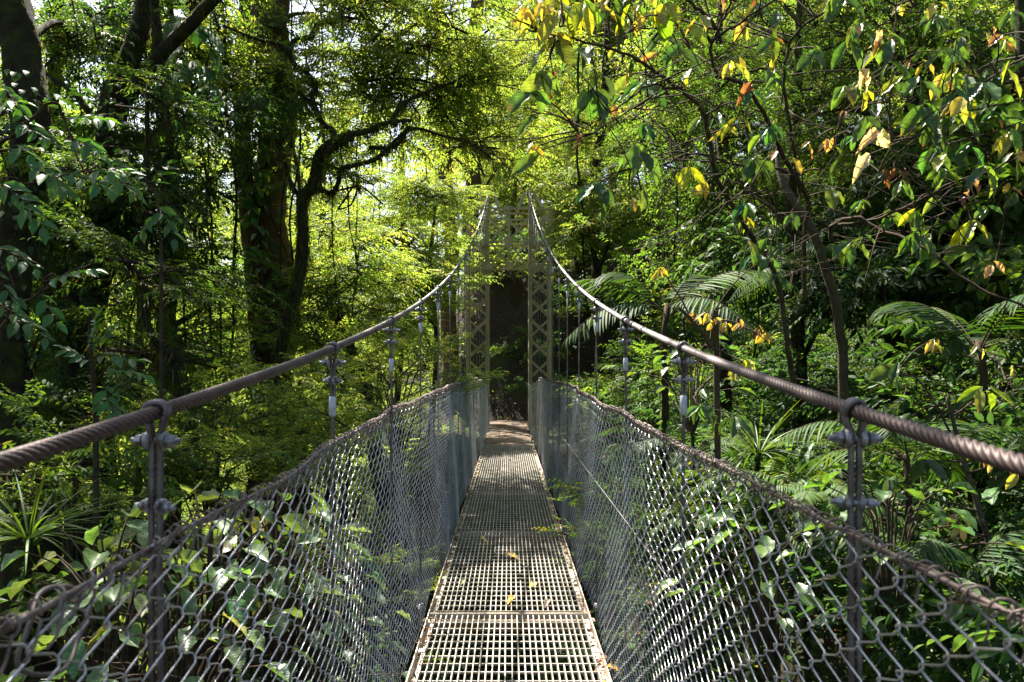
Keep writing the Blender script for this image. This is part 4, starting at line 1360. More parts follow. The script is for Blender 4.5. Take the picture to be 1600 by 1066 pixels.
def plant_at(kind, px, py, Y, sc, label, rz=None):
    x, y, z = at(px, py, Y)
    return plant(kind, x, y, sc, z=z, rz=rz, label=label)


for k_, (px, py, Y, sc) in enumerate([(170, 1060, 3.2, .85), (320, 1010, 3.5, .9), (430, 985, 3.9, .9), (485, 1050, 3.9, .7), (270, 1120, 3.0, .75)]):
    x, y, z = at(px, py, Y)
    plant('herb_pale', x, y, sc, z=z - .15, label=['pale spotted broad-leaved plant at the lower left corner behind the mesh', 'pale broad-leaved plant behind the mesh under the first left hanger',
                                                      'tallest pale broad-leaved plant behind the left mesh', 'pale broad-leaved plant between first and second left hangers, close to the deck',
                                                      'lowest pale broad-leaved plant behind the left mesh'][k_])
PALMS = [('palm', 1040, 560, 6.6, 1.0, 'dark fan of palm fronds behind the second right hanger'), ('palm', 1530, 640, 5.2, 1.0, 'palm with broad arching fronds near the right edge above the cable'),
         ('palm', 1500, 1000, 3.6, .7, 'low palm with striped fronds behind the mesh at the lower right'), ('palm', 1420, 800, 4.3, .7, 'palm half hidden behind the first right hanger'),
         ('palm', 1240, 480, 9.0, .9, 'palm under the forked trunk of the yellowing shrub'),
         ('fern', 1190, 760, 4.6, .8, 'bright hanging fern left of the first right hanger'), ('fern', 1275, 770, 4.2, .8, 'long ladder fern beside the first right hanger'),
         ('fern', 1140, 820, 4.8, .8, 'fern behind the top wire of the right mesh'), ('fern_dark', 1080, 700, 6, 1.0, 'dark fern behind the second right hanger'),
         ('tuft', 1185, 700, 5.2, .8, 'yellow-green grass tuft hanging behind the right cable'), ('tuft', 45, 830, 4.2, .9, 'strappy tuft under the cable at the left edge'),
         ('bush_feather', 400, 790, 8.0, .9, 'bright feathery bush at the foot of the red-brown trunk'), ('bush_bright', 470, 740, 9.0, 1.0, 'bright broadleaf bush between the first and second left hangers'), ('bush_feather', 250, 830, 6.4, .8, 'feathery bush low behind the first left hanger'), ('bush_bright', 540, 800, 7.0, .8, 'bright broadleaf bush behind the left mesh under the second hanger'), ('bush_mid', 120, 860, 6.0, .9, 'broadleaf bush behind the tuft at the left edge'),
         ('herb', 1080, 640, 5.2, .6, 'large-leaved plant with upright leaves behind the second right hanger'), ('herb', 1390, 930, 3.5, .7, 'large-leaved plant behind the mesh near the first right hanger'),
         ('herb', 1200, 1000, 3.9, .8, 'large-leaved plant low behind the right mesh'), ('bush_feather', 540, 960, 5.4, .5, 'bright feathery bush pressing against the left mesh'),
         ('bush_feather', 620, 690, 7.6, .9, 'sunlit feathery bush rising over the left mesh top'), ('bush_feather', 330, 760, 7.0, .8, 'bright feathery bush behind the first left hanger'),
         ('bush_feather', 570, 890, 6.8, .5, 'feathery bush brushing the left mesh near the middle of the span'),
         ('bush_small', 1060, 940, 5.4, .8, 'small-leaved bush behind the right mesh'), ('fern', 150, 930, 4.6, .9, 'fern hanging at the left below the cable')]
for a in PALMS:
    plant_at(*a)


for k_ in UG:                                        # a kind that stands nowhere on its own
    if k_ not in ug_used:
        for ch in list(UG[k_].children):
            bpy.data.objects.remove(ch)
        bpy.data.objects.remove(UG[k_])


# ------------------------------------------------------------------ yellowing shrub that leans over the bridge from the right
def branch(g, line, r0, r1, n=None, sides=8, bumpy=0.06):
    q = np.array([P(*a) for a in line])
    s2 = smooth_path(q, n or max(14, 6 * len(q)))
    s2 = s2 + np.stack([np.sin(np.arange(len(s2)) * 1.9) * 0.004, np.zeros(len(s2)), np.cos(np.arange(len(s2)) * 1.3) * 0.004], -1)
    tube(g, s2, np.linspace(r0, r1, len(s2)), sides, bumpy=bumpy)
    return s2


def hanging_leaves(gl, tips, pal, n, size, spread=0.5, tpl=None, wid=0.42):
    """n leaves drooping from each twig tip."""
    tpl = tpl or T_BIG
    for t in tips:
        m = max(1, int(n + RNG.integers(-1, 2)))
        a = RNG.uniform(0, 6.28) + np.arange(m) * 2.4
        for q in range(m):
            d = norm(np.array([math.cos(a[q]) * spread * 1.5, math.sin(a[q]) * spread, -RNG.uniform(0.4, 1.1)]))
            nn = norm(np.array([0.6 * math.cos(a[q]), 0.6 * math.sin(a[q]), 0.4]) + RNG.normal(0, 0.35, 3) + np.array([0, -0.9, 0]))
            L = size * RNG.uniform(.7, 1.2)
            put(gl, tpl[RNG.integers(len(tpl))], [np.asarray(t) + RNG.normal(0, 0.012, 3)], [d], [nn], L, L * wid * RNG.uniform(.75, 1.15), tints(pal, 1, 0.14))
            c = gl.c[-1]                                   # leaves turn in blotches: green towards the stalk, brown at the tip
            u = np.linspace(0, 1, len(c)) + RNG.normal(0, 0.16, len(c))
            if pal in ('yellow', 'lime', 'orange'):
                m_ = np.clip(RNG.uniform(0.1, 0.75) - u, 0, 1)[:, None]
                c[:, :3] = c[:, :3] * (1 - m_) + np.array([0.1, 0.17, 0.02], dtype=np.float32) * m_
            m_ = np.clip((u - RNG.uniform(0.75, 1.25)) * 3, 0, 0.9)[:, None]
            c[:, :3] = c[:, :3] * (1 - m_) + np.array([0.12, 0.06, 0.025], dtype=np.float32) * m_


def leaf_shrub(name, label, cat, base, trunk, lines, clusters, size, lm=None, bark_m=None, auto=None):
    foot = np.array(P(*base))
    gz = float(height(foot[0], foot[1]))
    root = thing(name, label, cat, (foot[0], foot[1], gz))
    org = np.array([foot[0], foot[1], gz])
    g = G()
    q = [org - np.array([0, 0, 0.3])] + [P(*a[:3]) for a in trunk]
    rr = [trunk[0][3] * 1.3] + [a[3] for a in trunk]
    sm = smooth_path(np.concatenate([np.array(q), np.array(rr)[:, None]], 1), 40)
    tube(g, sm[:, :3], sm[:, 3], 12, bumpy=0.09)
    g.build('trunk', bark_m or M_BARK_PALE, root, origin=org).location = (0, 0, 0)
    gb = G()
    allp = [sm[:, :3]]
    for line, r0, r1 in lines:
        allp.append(branch(gb, line, r0, r1))
    skel = np.concatenate(allp)
    gl = {}
    twigs = G()
    for (px, py, Y, pal, n) in clusters:
        t = np.array(P(px, py, Y))
        k = int(np.argmin(np.linalg.norm(skel - t, axis=1) + 0.25 * np.abs(skel[:, 2] - t[2])))
        s0 = skel[k]
        if np.linalg.norm(s0 - t) > 0.03:
            mid = (s0 + t) / 2 + np.array([0, 0, 0.06 * np.linalg.norm(s0 - t)]) + RNG.normal(0, 0.02, 3)
            tube(twigs, smooth_path([s0, mid, t], 9), np.linspace(0.006, 0.0025, 9), 5, cap=False)
        key = 'dead_leaves' if pal in ('brown',) else 'yellow_leaves' if pal in ('yellow', 'orange', 'white') else 'leaves'
        gl.setdefault(key, G())
        hanging_leaves(gl[key], [t], pal, n, size * (0.48 if pal == 'orange' else 0.62 if pal in ('yellow', 'brown') else 0.8 if pal == 'white' else 1.0), tpl=T_DRY if pal in ('brown', 'white') else None)
    if auto:
        for (x0, x1, y0, y1, Y0, Y1, pals, n) in auto:
            gl.setdefault('leaves', G())
            for _ in range(n):
                t = np.array(P(random.uniform(x0, x1), random.uniform(y0, y1), random.uniform(Y0, Y1)))
                k = int(np.argmin(np.linalg.norm(skel - t, axis=1)))
                s0 = skel[k]
                dist = np.linalg.norm(s0 - t)
                if dist > 0.03:
                    mid = (s0 + t) / 2 + np.array([0, 0, 0.08 * dist]) + RNG.normal(0, 0.03, 3)
                    tube(twigs, smooth_path([s0, mid, t], 9), np.linspace(0.006, 0.002, 9), 4, cap=False)
                pal = random.choice(pals)
                key = 'dead_leaves' if pal in ('brown',) else 'yellow_leaves' if pal in ('yellow', 'orange', 'white') else 'leaves'
                gl.setdefault(key, G())
                hanging_leaves(gl[key], [t], pal, random.choice((2, 3, 4)), size * random.uniform(.5, .9))
    v, c, f3, f4, m3, m4 = twigs.arrays() if twigs.n else (None,) * 6
    if v is not None:
        gb.add(v, f3, f4)
    if auto:
        for _ in range(110):                            # bare twigs
            s0 = skel[RNG.integers(40, len(skel))]
            d = norm(RNG.normal(0, 1, 3) * np.array([1, .5, .7]) + np.array([0, -.2, .1]))
            L = RNG.uniform(.2, .75)
            e = s0 + d * L + np.array([0, 0, -.12 * L])
            tube(gb, smooth_path([s0, s0 + d * L * .5 + RNG.normal(0, .03, 3), e], 9), np.linspace(.0045, .0014, 9), 4, cap=False)
            e2 = s0 + d * L * .5 + norm(d + RNG.normal(0, .7, 3)) * L * .5
            tube(gb, smooth_path([s0 + d * L * .45, e2], 5), np.linspace(.003, .0012, 5), 4, cap=False)
    gb.build('branches', M_TWIG, root, origin=org).location = (0, 0, 0)
    for k, q in gl.items():
        q.build(k, lm or M_BIG, root, tint=True, origin=org).location = (0, 0, 0)
    return root


SH = [([(1257, 470, 5.3), (1257, 375, 5.2), (1262, 312, 5.1), (1240, 275, 5.0), (1200, 262, 4.9), (1160, 260, 4.8), (1085, 240, 4.6), (1040, 256, 4.5)], .022, .007),
      ([(1262, 376, 5.2), (1215, 335, 5.1), (1175, 300, 5.0), (1150, 305, 4.9)], .018, .009),
      ([(1300, 380, 5.3), (1300, 352, 5.2), (1340, 340, 5.0), (1370, 357, 4.9), (1440, 385, 4.6), (1520, 445, 4.4), (1620, 486, 4.2)], .02, .008),
      ([(1310, 352, 5.2), (1370, 342, 5.0), (1440, 312, 4.8), (1490, 285, 4.6), (1560, 262, 4.5), (1640, 215, 4.4)], .014, .006),
      ([(1240, 600, 5.4), (1230, 540, 5.3), (1215, 440, 5.2), (1178, 375, 5.0), (1150, 330, 4.8), (1120, 280, 4.6), (1112, 234, 4.5), (1098, 176, 4.3), (1076, 151, 4.2), (1040, 124, 4.1), (1003, 98, 4.0), (966, 80, 3.9), (900, 62, 3.8), (840, 50, 3.8)], .026, .006),
      ([(1262, 312, 5.1), (1222, 240, 4.8), (1196, 182, 4.6), (1161, 132, 4.4), (1122, 117, 4.3), (1112, 68, 4.2), (1150, 40, 4.1), (1215, -4, 4.0)], .02, .007),
      ([(1054, 140, 4.1), (1015, 133, 4.0), (976, 161, 3.9), (940, 185, 3.9), (903, 205, 3.9)], .009, .003),
      ([(1042, 144, 4.1), (991, 168, 4.1), (927, 207, 4.1)], .008, .003),
      ([(1122, 48, 4.2), (1103, 24, 4.1), (1076, 2, 4.0), (1050, -30, 4.0)], .014, .008),
      ([(1112, 68, 4.2), (1135, 20, 4.1), (1150, -20, 4.0)], .009, .005),
      ([(1098, 120, 4.2), (1060, 40, 4.1), (1045, 30, 4.0), (1070, -10, 3.9)], .007, .003),
      ([(1040, 50, 4.0), (1010, 44, 4.0), (950, 55, 3.9), (880, 40, 3.8)], .007, .003),
      ([(1250, 300, 4.9), (1235, 200, 4.7), (1225, 120, 4.6), (1245, 50, 4.5), (1315, 5, 4.4), (1350, -30, 4.3)], .016, .007),
      ([(1640, 60, 4.6), (1600, 90, 4.6), (1550, 120, 4.6), (1500, 165, 4.6), (1475, 181, 4.6), (1430, 215, 4.7), (1395, 225, 4.8), (1340, 350, 5.1)], .012, .008),
      ([(1475, 181, 4.6), (1540, 168, 4.5), (1640, 148, 4.4)], .008, .004),
      ([(1410, 222, 4.7), (1500, 220, 4.5), (1640, 176, 4.3)], .007, .004),
      ([(1397, 225, 4.8), (1390, 190, 4.8), (1392, 140, 4.8), (1397, 90, 4.8), (1400, 10, 4.8)], .012, .006),
      ([(1240, 180, 4.7), (1290, 200, 4.6), (1355, 212, 4.5), (1410, 220, 4.5)], .006, .004),
      ([(1110, 236, 4.5), (1140, 280, 4.4), (1178, 296, 4.3), (1215, 300, 4.2)], .006, .003),
      ([(1415, 270, 4.4), (1470, 320, 4.3), (1530, 400, 4.2), (1600, 440, 4.1)], .006, .003),
      ([(1040, 256, 4.5), (1006, 268, 4.3), (985, 262, 4.2)], .006, .003)]
CL = [(925, 138, 3.9, 'green', 6), (940, 120, 3.9, 'green', 3), (845, 115, 3.8, 'green', 3), (832, 145, 3.8, 'green', 4), (905, 78, 3.9, 'green', 3), (870, 62, 3.8, 'green', 2), (935, 58, 3.9, 'green', 2), (985, 38, 3.9, 'lime', 2),
      (1035, 70, 4.0, 'green', 2), (1060, 72, 4.0, 'green', 2), (1092, 22, 4.0, 'yellow', 2), (1072, 35, 4.0, 'lime', 2), (977, 98, 3.9, 'yellow', 1), (960, 70, 3.9, 'yellow', 1),
      (990, 228, 4.2, 'green', 6), (998, 240, 4.2, 'green', 4), (985, 310, 4.2, 'yellow', 1), (1006, 300, 4.2, 'green', 1), (930, 285, 4.3, 'green', 3), (1078, 262, 4.4, 'lime', 3), (1100, 285, 4.4, 'yellow', 1), (1085, 275, 4.4, 'lime', 2),
      (830, 232, 4.3, 'yellow', 2), (842, 236, 4.3, 'green', 2), (1196, 204, 4.5, 'lime', 3), (1214, 238, 4.3, 'orange', 2), (1270, 220, 4.4, 'orange', 2), (1296, 218, 4.4, 'orange', 3), (1238, 248, 4.4, 'yellow', 1),
      (1168, 370, 4.8, 'yellow', 1), (1205, 372, 4.8, 'green', 2), (1330, 380, 4.8, 'green', 4), (1362, 245, 4.3, 'white', 2), (1396, 262, 4.3, 'brown', 2), (1516, 292, 4.2, 'brown', 3), (1500, 300, 4.2, 'brown', 1), (1575, 290, 4.2, 'orange', 1), (1553, 410, 4.0, 'orange', 1),
      (1133, -8, 4.0, 'brown', 2), (1178, 0, 4.0, 'brown', 1), (1172, 128, 4.3, 'brown', 2), (1145, 95, 4.2, 'yellow', 3), (1160, 92, 4.2, 'yellow', 2), (1210, 85, 4.4, 'yellow', 2), (1204, 60, 4.4, 'orange', 1),
      (1220, 10, 4.3, 'green', 3), (1300, -10, 4.4, 'lime', 4), (1320, 0, 4.4, 'green', 3), (1345, 30, 4.4, 'green', 4), (1330, 60, 4.5, 'green', 4), (1348, 110, 4.5, 'white', 2), (1372, 50, 4.6, 'white', 1), (1378, 62, 4.5, 'brown', 1), (1390, 60, 4.6, 'green', 3),
      (1345, 150, 4.5, 'yellow', 2), (1410, 120, 4.6, 'lime', 1), (1425, 90, 4.6, 'orange', 2), (1445, 95, 4.6, 'yellow', 3), (1470, 80, 4.5, 'green', 3), (1490, 90, 4.5, 'yellow', 3), (1510, 120, 4.5, 'green', 2), (1540, 130, 4.4, 'green', 2), (1545, 45, 4.4, 'orange', 2), (1580, 100, 4.4, 'lime', 3),
      (1440, 160, 4.5, 'green', 4), (1460, 200, 4.5, 'green', 4), (1500, 175, 4.4, 'green', 3), (1560, 180, 4.3, 'orange', 1), (1575, 205, 4.3, 'lime', 3), (1355, 185, 4.4, 'green', 3), (1380, 200, 4.4, 'white', 1), (1596, 240, 4.2, 'orange', 1), (1480, 240, 4.4, 'lime', 2), (1540, 260, 4.3, 'green', 3),
      (820, 10, 3.7, 'yellow', 4), (850, 5, 3.7, 'yellow', 5), (880, 15, 3.7, 'lime', 4), (905, 0, 3.7, 'lime', 5), (935, 5, 3.8, 'yellow', 5), (960, 20, 3.8, 'green', 3), (1000, 10, 3.9, 'yellow', 3), (835, 40, 3.8, 'yellow', 2), (865, 50, 3.8, 'yellow', 2), (800, 30, 3.7, 'orange', 1),
      (880, 170, 4.0, 'orange', 1), (895, 205, 3.9, 'brown', 1), (865, 118, 3.9, 'brown', 1), (830, 175, 3.8, 'green', 1), (1020, 20, 3.9, 'yellow', 2), (1045, 5, 3.9, 'lime', 3), (1440, 370, 4.6, 'green', 1)]
leaf_shrub('yellowing_shrub', 'leaning forked shrub with big drooping green, yellow and orange leaves over the right cable', 'tree', (1318, 640, 5.7),
           [(1318, 600, 5.6, .036), (1312, 520, 5.55, .034), (1305, 470, 5.5, .033), (1290, 420, 5.5, .031), (1270, 362, 5.5, .03), (1238, 310, 5.6, .027), (1218, 270, 5.7, .023), (1214, 200, 5.8, .015)], [(l_, a_ * .75, b_ * .75) for l_, a_, b_ in SH], CL, 0.188,
           auto=[(960, 1600, -60, 210, 4.0, 5.2, ['green', 'green', 'green', 'lime', 'green', 'yellow', 'mid', 'blue', 'orange'], 66), (1150, 1600, 200, 400, 4.2, 5.2, ['green', 'green', 'mid', 'lime', 'blue'], 34), (800, 1000, -60, 40, 3.7, 4.4, ['yellow', 'lime', 'lime', 'green'], 16)])
leaf_shrub('scrambling_shrub', 'thin scrambling shrub with small orange-yellow leaf tufts behind the right cable', 'shrub', (1130, 640, 5.0),
           [(1120, 600, 5.0, .02), (1110, 540, 5.0, .018), (1080, 500, 5.0, .014), (1060, 480, 5.0, .01)],
           [([(1090, 510, 5.0), (1130, 500, 4.9), (1180, 520, 4.8), (1205, 540, 4.7)], .008, .003), ([(1100, 540, 5.0), (1150, 560, 4.9), (1165, 585, 4.8)], .007, .003), ([(1110, 590, 5.0), (1085, 620, 4.6), (1100, 640, 4.5)], .007, .003), ([(1090, 510, 5), (1040, 430, 5.2), (1020, 410, 5.2)], .007, .003)],
           [(1085, 490, 5.0, 'orange', 3), (1105, 492, 4.9, 'yellow', 3), (1120, 500, 4.9, 'orange', 4), (1135, 505, 4.9, 'yellow', 3), (1155, 505, 4.8, 'orange', 3), (1185, 512, 4.8, 'orange', 3), (1195, 520, 4.8, 'yellow', 3), (1150, 570, 4.8, 'yellow', 3), (1175, 560, 4.8, 'lime', 2), (1100, 630, 4.5, 'green', 3), (1150, 650, 4.5, 'green', 3), (1120, 650, 4.4, 'lime', 2), (1030, 420, 5.2, 'yellow', 4), (1200, 400, 5, 'green', 3), (1215, 430, 5, 'green', 3)], 0.15)
leaf_shrub('scrambling_shrub', 'scrambling shrub with yellow-orange tufts at the right edge below the cable', 'shrub', (1560, 1000, 3.9),
           [(1550, 900, 3.9, .016), (1530, 800, 3.9, .014), (1500, 700, 4.0, .012), (1480, 620, 4.0, .008)],
           [([(1500, 700, 4.0), (1440, 600, 4.1), (1400, 580, 4.2)], .007, .003), ([(1510, 740, 3.9), (1570, 720, 3.8), (1620, 690, 3.7)], .007, .003), ([(1530, 800, 3.9), (1460, 780, 3.9), (1390, 770, 3.9)], .007, .003), ([(1540, 840, 3.9), (1500, 820, 3.8), (1470, 800, 3.8)], .006, .003), ([(1490, 650, 4), (1560, 600, 4), (1620, 580, 3.9)], .006, .003)],
           [(1545, 715, 3.8, 'orange', 4), (1575, 725, 3.8, 'orange', 4), (1590, 740, 3.8, 'yellow', 2), (1480, 805, 3.8, 'orange', 3), (1500, 815, 3.8, 'yellow', 3), (1400, 775, 3.9, 'yellow', 2), (1380, 745, 3.9, 'green', 3), (1540, 610, 4, 'lime', 4), (1580, 575, 4, 'yellow', 3), (1460, 530, 4.4, 'yellow', 4), (1530, 545, 4.3, 'yellow', 3), (1425, 650, 4.1, 'green', 3), (1440, 720, 4, 'green', 3), (1560, 880, 3.8, 'yellow', 3), (1400, 570, 4.2, 'green', 3)], 0.15)


# ------------------------------------------------------------------ glossy leaved branches at the left edge
def glossy(name, label, base, trunk, lines, sprs, leaf=0.13):
    foot = np.array(P(*base))
    gz = float(height(foot[0], foot[1]))
    org = np.array([foot[0], foot[1], gz])
    root = thing(name, label, 'shrub', org)
    g, gl = G(), G()
    q = [org - np.array([0, 0, 0.3])] + [P(*a[:3]) for a in trunk]
    rr = [trunk[0][3] * 1.2] + [a[3] for a in trunk]
    sm = smooth_path(np.concatenate([np.array(q), np.array(rr)[:, None]], 1), 36)
    tube(g, sm[:, :3], sm[:, 3], 8, bumpy=0.06)
    g.build('stem', M_TWIG, root, origin=org).location = (0, 0, 0)
    gb = G()
    skel = [sm[:, :3]]
    for line, r0, r1 in lines:
        skel.append(branch(gb, line, r0, r1, sides=6))
    skel = np.concatenate(skel)
    for (px, py, qx, qy, Y, K) in sprs:
        a, b = np.array(P(px, py, Y)), np.array(P(qx, qy, Y - 0.12))
        k = int(np.argmin(np.linalg.norm(skel - a, axis=1)))
        tube(gb, smooth_path([skel[k], (skel[k] + a) / 2 + np.array([0, 0, 0.03]), a, b], 14), np.linspace(0.005, 0.0018, 14), 4, cap=False)
        L = np.linalg.norm(b - a)
        d = norm(b - a)
        sprays(gl, [a], [d], np.array([[0.0, -0.45, 1.0]]) + RNG.normal(0, 0.15, (1, 3)), [L], K, leaf, 'blue', T_OVAL, 0.42, 0.1, 58, 0.15, 0.25)
    gb.build('branches', M_TWIG, root, origin=org).location = (0, 0, 0)
    gl.build('leaves', M_GLOSS, root, tint=True, origin=org).location = (0, 0, 0)
    return root


glossy('glossy_shrub', 'shrub with glossy blue-green leaf sprays at the left edge above the cable', (-60, 700, 4.2),
       [(-60, 600, 4.2, .03), (-50, 420, 4.2, .026), (-30, 260, 4.2, .02), (-20, 120, 4.2, .014)],
       [([(-45, 350, 4.2), (-10, 240, 4.1), (30, 205, 4.0), (80, 160, 4.0), (100, 185, 4.0), (128, 262, 3.9), (140, 270, 3.9)], .011, .004), ([(-30, 260, 4.2), (0, 236, 4.1), (80, 238, 4.0)], .008, .003), ([(-48, 400, 4.2), (0, 300, 4.0), (60, 285, 3.9), (150, 262, 3.8)], .008, .003)],
       [(60, 165, 130, 130, 4.0, 7), (100, 185, 175, 178, 4.0, 8), (30, 190, 80, 215, 4.0, 7), (110, 215, 160, 235, 3.9, 7), (20, 225, 90, 262, 4.0, 9), (50, 260, 105, 290, 3.9, 9), (100, 270, 175, 288, 3.8, 8), (140, 268, 205, 262, 3.8, 7), (0, 285, 50, 320, 3.8, 8), (-20, 170, 30, 150, 4.1, 7), (160, 265, 215, 300, 4.0, 7), (0, 130, 40, 175, 4.1, 7), (30, 320, 70, 350, 3.8, 6)], 0.125)
glossy('glossy_shrub', 'shrub with rows of rounded glossy leaves at the left edge under the first one', (-40, 760, 3.7),
       [(-30, 640, 3.7, .024), (-10, 540, 3.7, .02), (0, 510, 3.7, .016)],
       [([(-5, 520, 3.7), (30, 480, 3.65), (62, 458, 3.6), (100, 430, 3.55), (148, 408, 3.5)], .009, .003), ([(-20, 600, 3.7), (10, 500, 3.6), (20, 440, 3.6), (-10, 400, 3.6)], .007, .003)],
       [(-10, 385, 60, 412, 3.6, 8), (60, 455, 90, 500, 3.6, 5), (70, 440, 150, 410, 3.5, 9), (10, 495, 75, 520, 3.6, 6), (-10, 470, 45, 500, 3.6, 6), (-20, 420, 30, 470, 3.6, 6)], 0.11)
glossy('glossy_shrub', 'taller glossy-leaved sapling between the left edge and the first hanger', (150, 800, 4.8),
       [(150, 700, 4.8, .018), (146, 600, 4.8, .015), (140, 520, 4.8, .01), (142, 490, 4.8, .007)],
       [([(146, 600, 4.8), (180, 560, 4.7), (200, 545, 4.6)], .006, .003), ([(148, 640, 4.8), (180, 610, 4.7), (215, 590, 4.6)], .006, .003)],
       [(140, 540, 150, 485, 4.8, 14), (142, 545, 180, 500, 4.8, 12), (150, 555, 215, 555, 4.7, 9), (165, 575, 225, 580, 4.7, 9), (150, 620, 205, 650, 4.7, 9), (160, 600, 185, 660, 4.7, 8), (140, 565, 100, 540, 4.9, 8)], 0.12)
glossy('glossy_shrub', 'small glossy sprig hanging beside the slanting mossy limb', (250, 560, 6.0),
       [(252, 480, 6.0, .014), (250, 380, 6.0, .011), (246, 320, 6.0, .007)],
       [([(248, 340, 6.0), (220, 325, 6.0)], .004, .002)],
       [(250, 330, 215, 365, 6.0, 6), (246, 320, 275, 370, 6.0, 6), (240, 290, 262, 250, 6.0, 7), (228, 280, 190, 250, 6.0, 7)], 0.15)


# ------------------------------------------------------------------ vines and climbers
def vine(px, y0, y1, Y, r, label, leafy=0.0, pal='mid', sway=0.1):
    a, b = np.array(P(px, y0, Y)), np.array(P(px, y1, Y))
    n = 24
    t = np.linspace(0, 1, n)
    pts = a + (b - a) * t[:, None]
    pts[:, 0] += sway * np.sin(t * 5 + px) + 0.03 * np.sin(t * 17 + px)
    pts[:, 1] += sway * np.cos(t * 4 + px)
    root = thing('hanging_vine', label, 'vine', tuple(a), 'vines hanging from the canopy')
    g = G()
    tube(g, pts, r, 5, bumpy=0.08)
    g.build('stem', M_BARK, root, origin=a).location = (0, 0, 0)
    m = int(leafy * abs(a[2] - b[2]))
    if m:
        gl = G()
        k = RNG.integers(0, n, m)
        dd = norm(RNG.normal(0, 1, (m, 3)) * np.array([1, 1, 0.5]) - np.array([0, 0, 0.6]))
        put(gl, T_MID, pts[k] + RNG.normal(0, 0.03, (m, 3)), dd, rand_unit(m) + np.array([0, -0.5, 0.6]), RNG.uniform(.05, .14, m), 0.045, tints(pal, m, 0.2))
        gl.build('leaves', M_GLOSS, root, tint=True, origin=a).location = (0, 0, 0)
    return root


for px, y0, y1, Y, r, lf, w in [(318, -80, 620, 11.5, .016, 26, 'between the mossy trunk and the red-brown tree'), (356, -80, 560, 12, .022, 30, 'close to the left of the red-brown tree'), (336, 100, 640, 10.5, .012, 14, 'left of the first hanger top'),
                                (285, 40, 600, 11, .014, 24, 'right of the slanting limb'), (466, 80, 520, 12.5, .018, 12, 'just right of the red-brown tree'), (200, 180, 640, 9.2, .012, 18, 'beside the mossy trunk with the limb'),
                                (96, 200, 620, 9.6, .016, 22, 'right of the corner trunk'), (56, 320, 700, 9.0, .012, 20, 'in front of the corner trunk'), (545, 230, 560, 12, .012, 8, 'under the crook of the crooked tree'),
                                (660, 240, 560, 19, .02, 10, 'left of the tower'), (600, 220, 500, 17, .016, 8, 'in the brightest part of the glade'), (908, 60, 470, 19, .03, 16, 'right of the tower'),
                                (1010, 120, 520, 14, .016, 24, 'on the right bank by the bright tree'), (1065, 260, 560, 11, .012, 16, 'behind the palm fan'), (1180, 180, 560, 10, .012, 20, 'behind the forked shrub'),
                                (1460, 240, 600, 8.5, .012, 22, 'under the small-leaved tree'), (1500, 180, 620, 8.2, .01, 18, 'near the right edge')] + [(x_, -60, y_, Y_, .006 + .003 * (x_ % 3), 3, w_) for x_, y_, Y_, w_ in ((262, 420, 11, 'bare beside the leafy one right of the limb'), (306, 520, 10.6, 'bare in front of the dark broadleaf tree'), (378, 560, 12.2, 'bare along the slimmer red-brown stem'), (404, 480, 12.3, 'bare in front of the red-brown trunk'), (446, 520, 12.3, 'bare on the right flank of the red-brown trunk'), (512, 470, 12, 'bare behind the crooked trunk'), (566, 420, 13, 'bare in the crown of the crooked tree'), (150, 520, 9.4, 'bare over the glossy sprays'), (118, 560, 9.9, 'bare between the two mossy trunks'), (240, 560, 9.6, 'bare beside the thin straight stem'))]:
    vine(px, y0, y1, Y, r, 'thin leafy vine hanging %s' % w, lf)


def climber(px, y0, y1, Y, rad, n, label, pal='dark', leaf=0.2):
    root = thing('climbing_plant', label, 'climbing plant', at(px, y1, Y))
    a = np.array(at(px, y1, Y))
    gl = G()
    u = RNG.uniform(0, 1, n)
    th = RNG.uniform(-math.pi, 0, n)
    pos = np.stack([a[0] + rad * np.cos(th), a[1] + rad * np.sin(th), a[2] + (EYE + (VPY - y0) / F_PX * Y - a[2]) * u], -1)
    d = norm(np.stack([np.cos(th) * .7, np.sin(th) * .7, RNG.uniform(-1.2, -.4, n)], -1))
    nn = norm(np.stack([np.cos(th), np.sin(th), np.full(n, .7)], -1))
    put(gl, T_HEART, pos, d, nn, leaf * RNG.uniform(.6, 1.3, n), leaf * .62, tints(pal, n, 0.2))
    gl.build('leaves', M_GLOSS, root, tint=True, origin=a).location = (0, 0, 0)
    gs = G()
    zz = np.linspace(0, EYE + (VPY - y0) / F_PX * Y - a[2], 20)
    tube(gs, np.stack([rad * .95 * np.sin(zz * 1.3), -rad * .95 * np.abs(np.cos(zz * 1.3)), zz], -1), 0.012, 5)
    gs.build('stem', M_BARK, root)


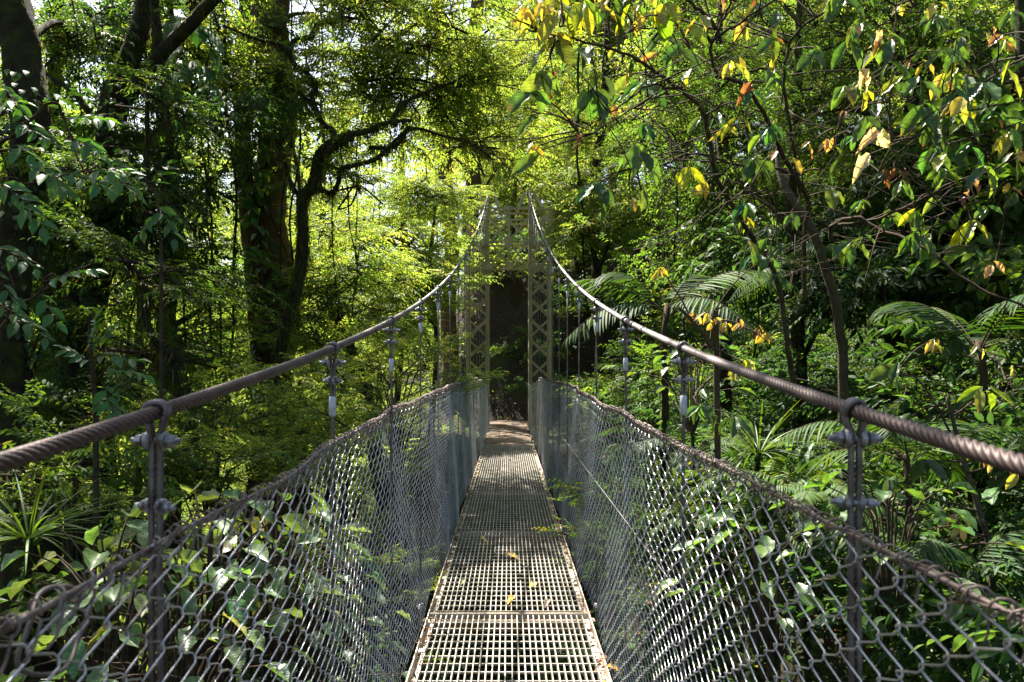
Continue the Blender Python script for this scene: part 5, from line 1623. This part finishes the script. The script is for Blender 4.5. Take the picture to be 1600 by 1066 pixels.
climber(428, 40, 560, 12.75, .36, 130, 'heart-leaved climber clinging to the red-brown trunk', 'green', .19)
climber(394, 60, 420, 12.5, .22, 110, 'dark climber on the slimmer stem beside the red-brown trunk', 'blue', .2)
climber(180, 30, 420, 9.85, .26, 260, 'dark climber wrapped round the trunk with the slanting limb', 'dark', .12)
climber(40, 120, 640, 8.2, .28, 220, 'climber with small leaves on the corner trunk', 'dark', .1)
climber(300, 40, 200, 10.5, .3, 40, 'cluster of very large hanging leaves under the slanting limb', 'blue', .42)

# ------------------------------------------------------------------ fallen leaves on the deck
TAN = 'white'
for k_, (px, py, pal, L, lab) in enumerate([(790, 872, 'white', .13, 'pale curled leaf fallen on the middle of the deck'), (804, 942, 'tan', .085, 'orange-tan leaf fallen on the deck in front of the crossbeam'), (727, 912, 'white', .06, 'small pale leaf near the left edge of the deck'),
                                            (750, 846, 'white', .08, 'thin white leaf left of the deck middle'), (838, 920, 'tan', .08, 'greyish leaf right of the deck middle'), (858, 944, 'white', .07, 'greyish leaf close to the right edge of the deck'),
                                            (946, 1050, 'tan', .09, 'brown leaf at the near right edge of the deck'), (700, 772, 'white', .07, 'tiny pale leaf far along the left edge of the deck')]):
    Y = EYE * F_PX / (py - VPY)
    x = (px - VPX) / F_PX * Y
    g = G()
    put(g, T_DRY[k_ % 2], [(0, 0, 0.012)], [norm(np.array([math.cos(k_ * 2.1), math.sin(k_ * 2.1), 0.05]))], [(0.2, 0, 1)], L, L * .5, tints(pal, 1, .1))
    o = g.build('fallen_leaf', M_BIG, tint=True)
    o.location = (x, Y, 0.012)
    tag(o, lab, 'leaf', 'leaves fallen on the deck')
# litter caught along both edges of the deck
g = G()
n_ = 800
sg_ = RNG.choice((-1, 1), n_)
yy_ = RNG.uniform(2.6, 14, n_)
put(g, T_MID, np.stack([sg_ * (0.437 + RNG.normal(0, 0.012, n_)), yy_, RNG.uniform(-0.01, 0.012, n_)], -1), norm(np.stack([RNG.normal(0, 1, n_), RNG.normal(0, 1, n_), RNG.normal(0, .3, n_)], -1)), rand_unit(n_) + np.array([0, 0, 1.2]),
    RNG.uniform(.012, .04, n_), 0.016, tints('brown', n_, .3) * np.array([.9, 1.15, 1.25]))
tag(g.build('deck_litter', M_LEAF, tint=True), 'brown leaf crumbs caught along the edges of the deck', None, None, 'stuff')
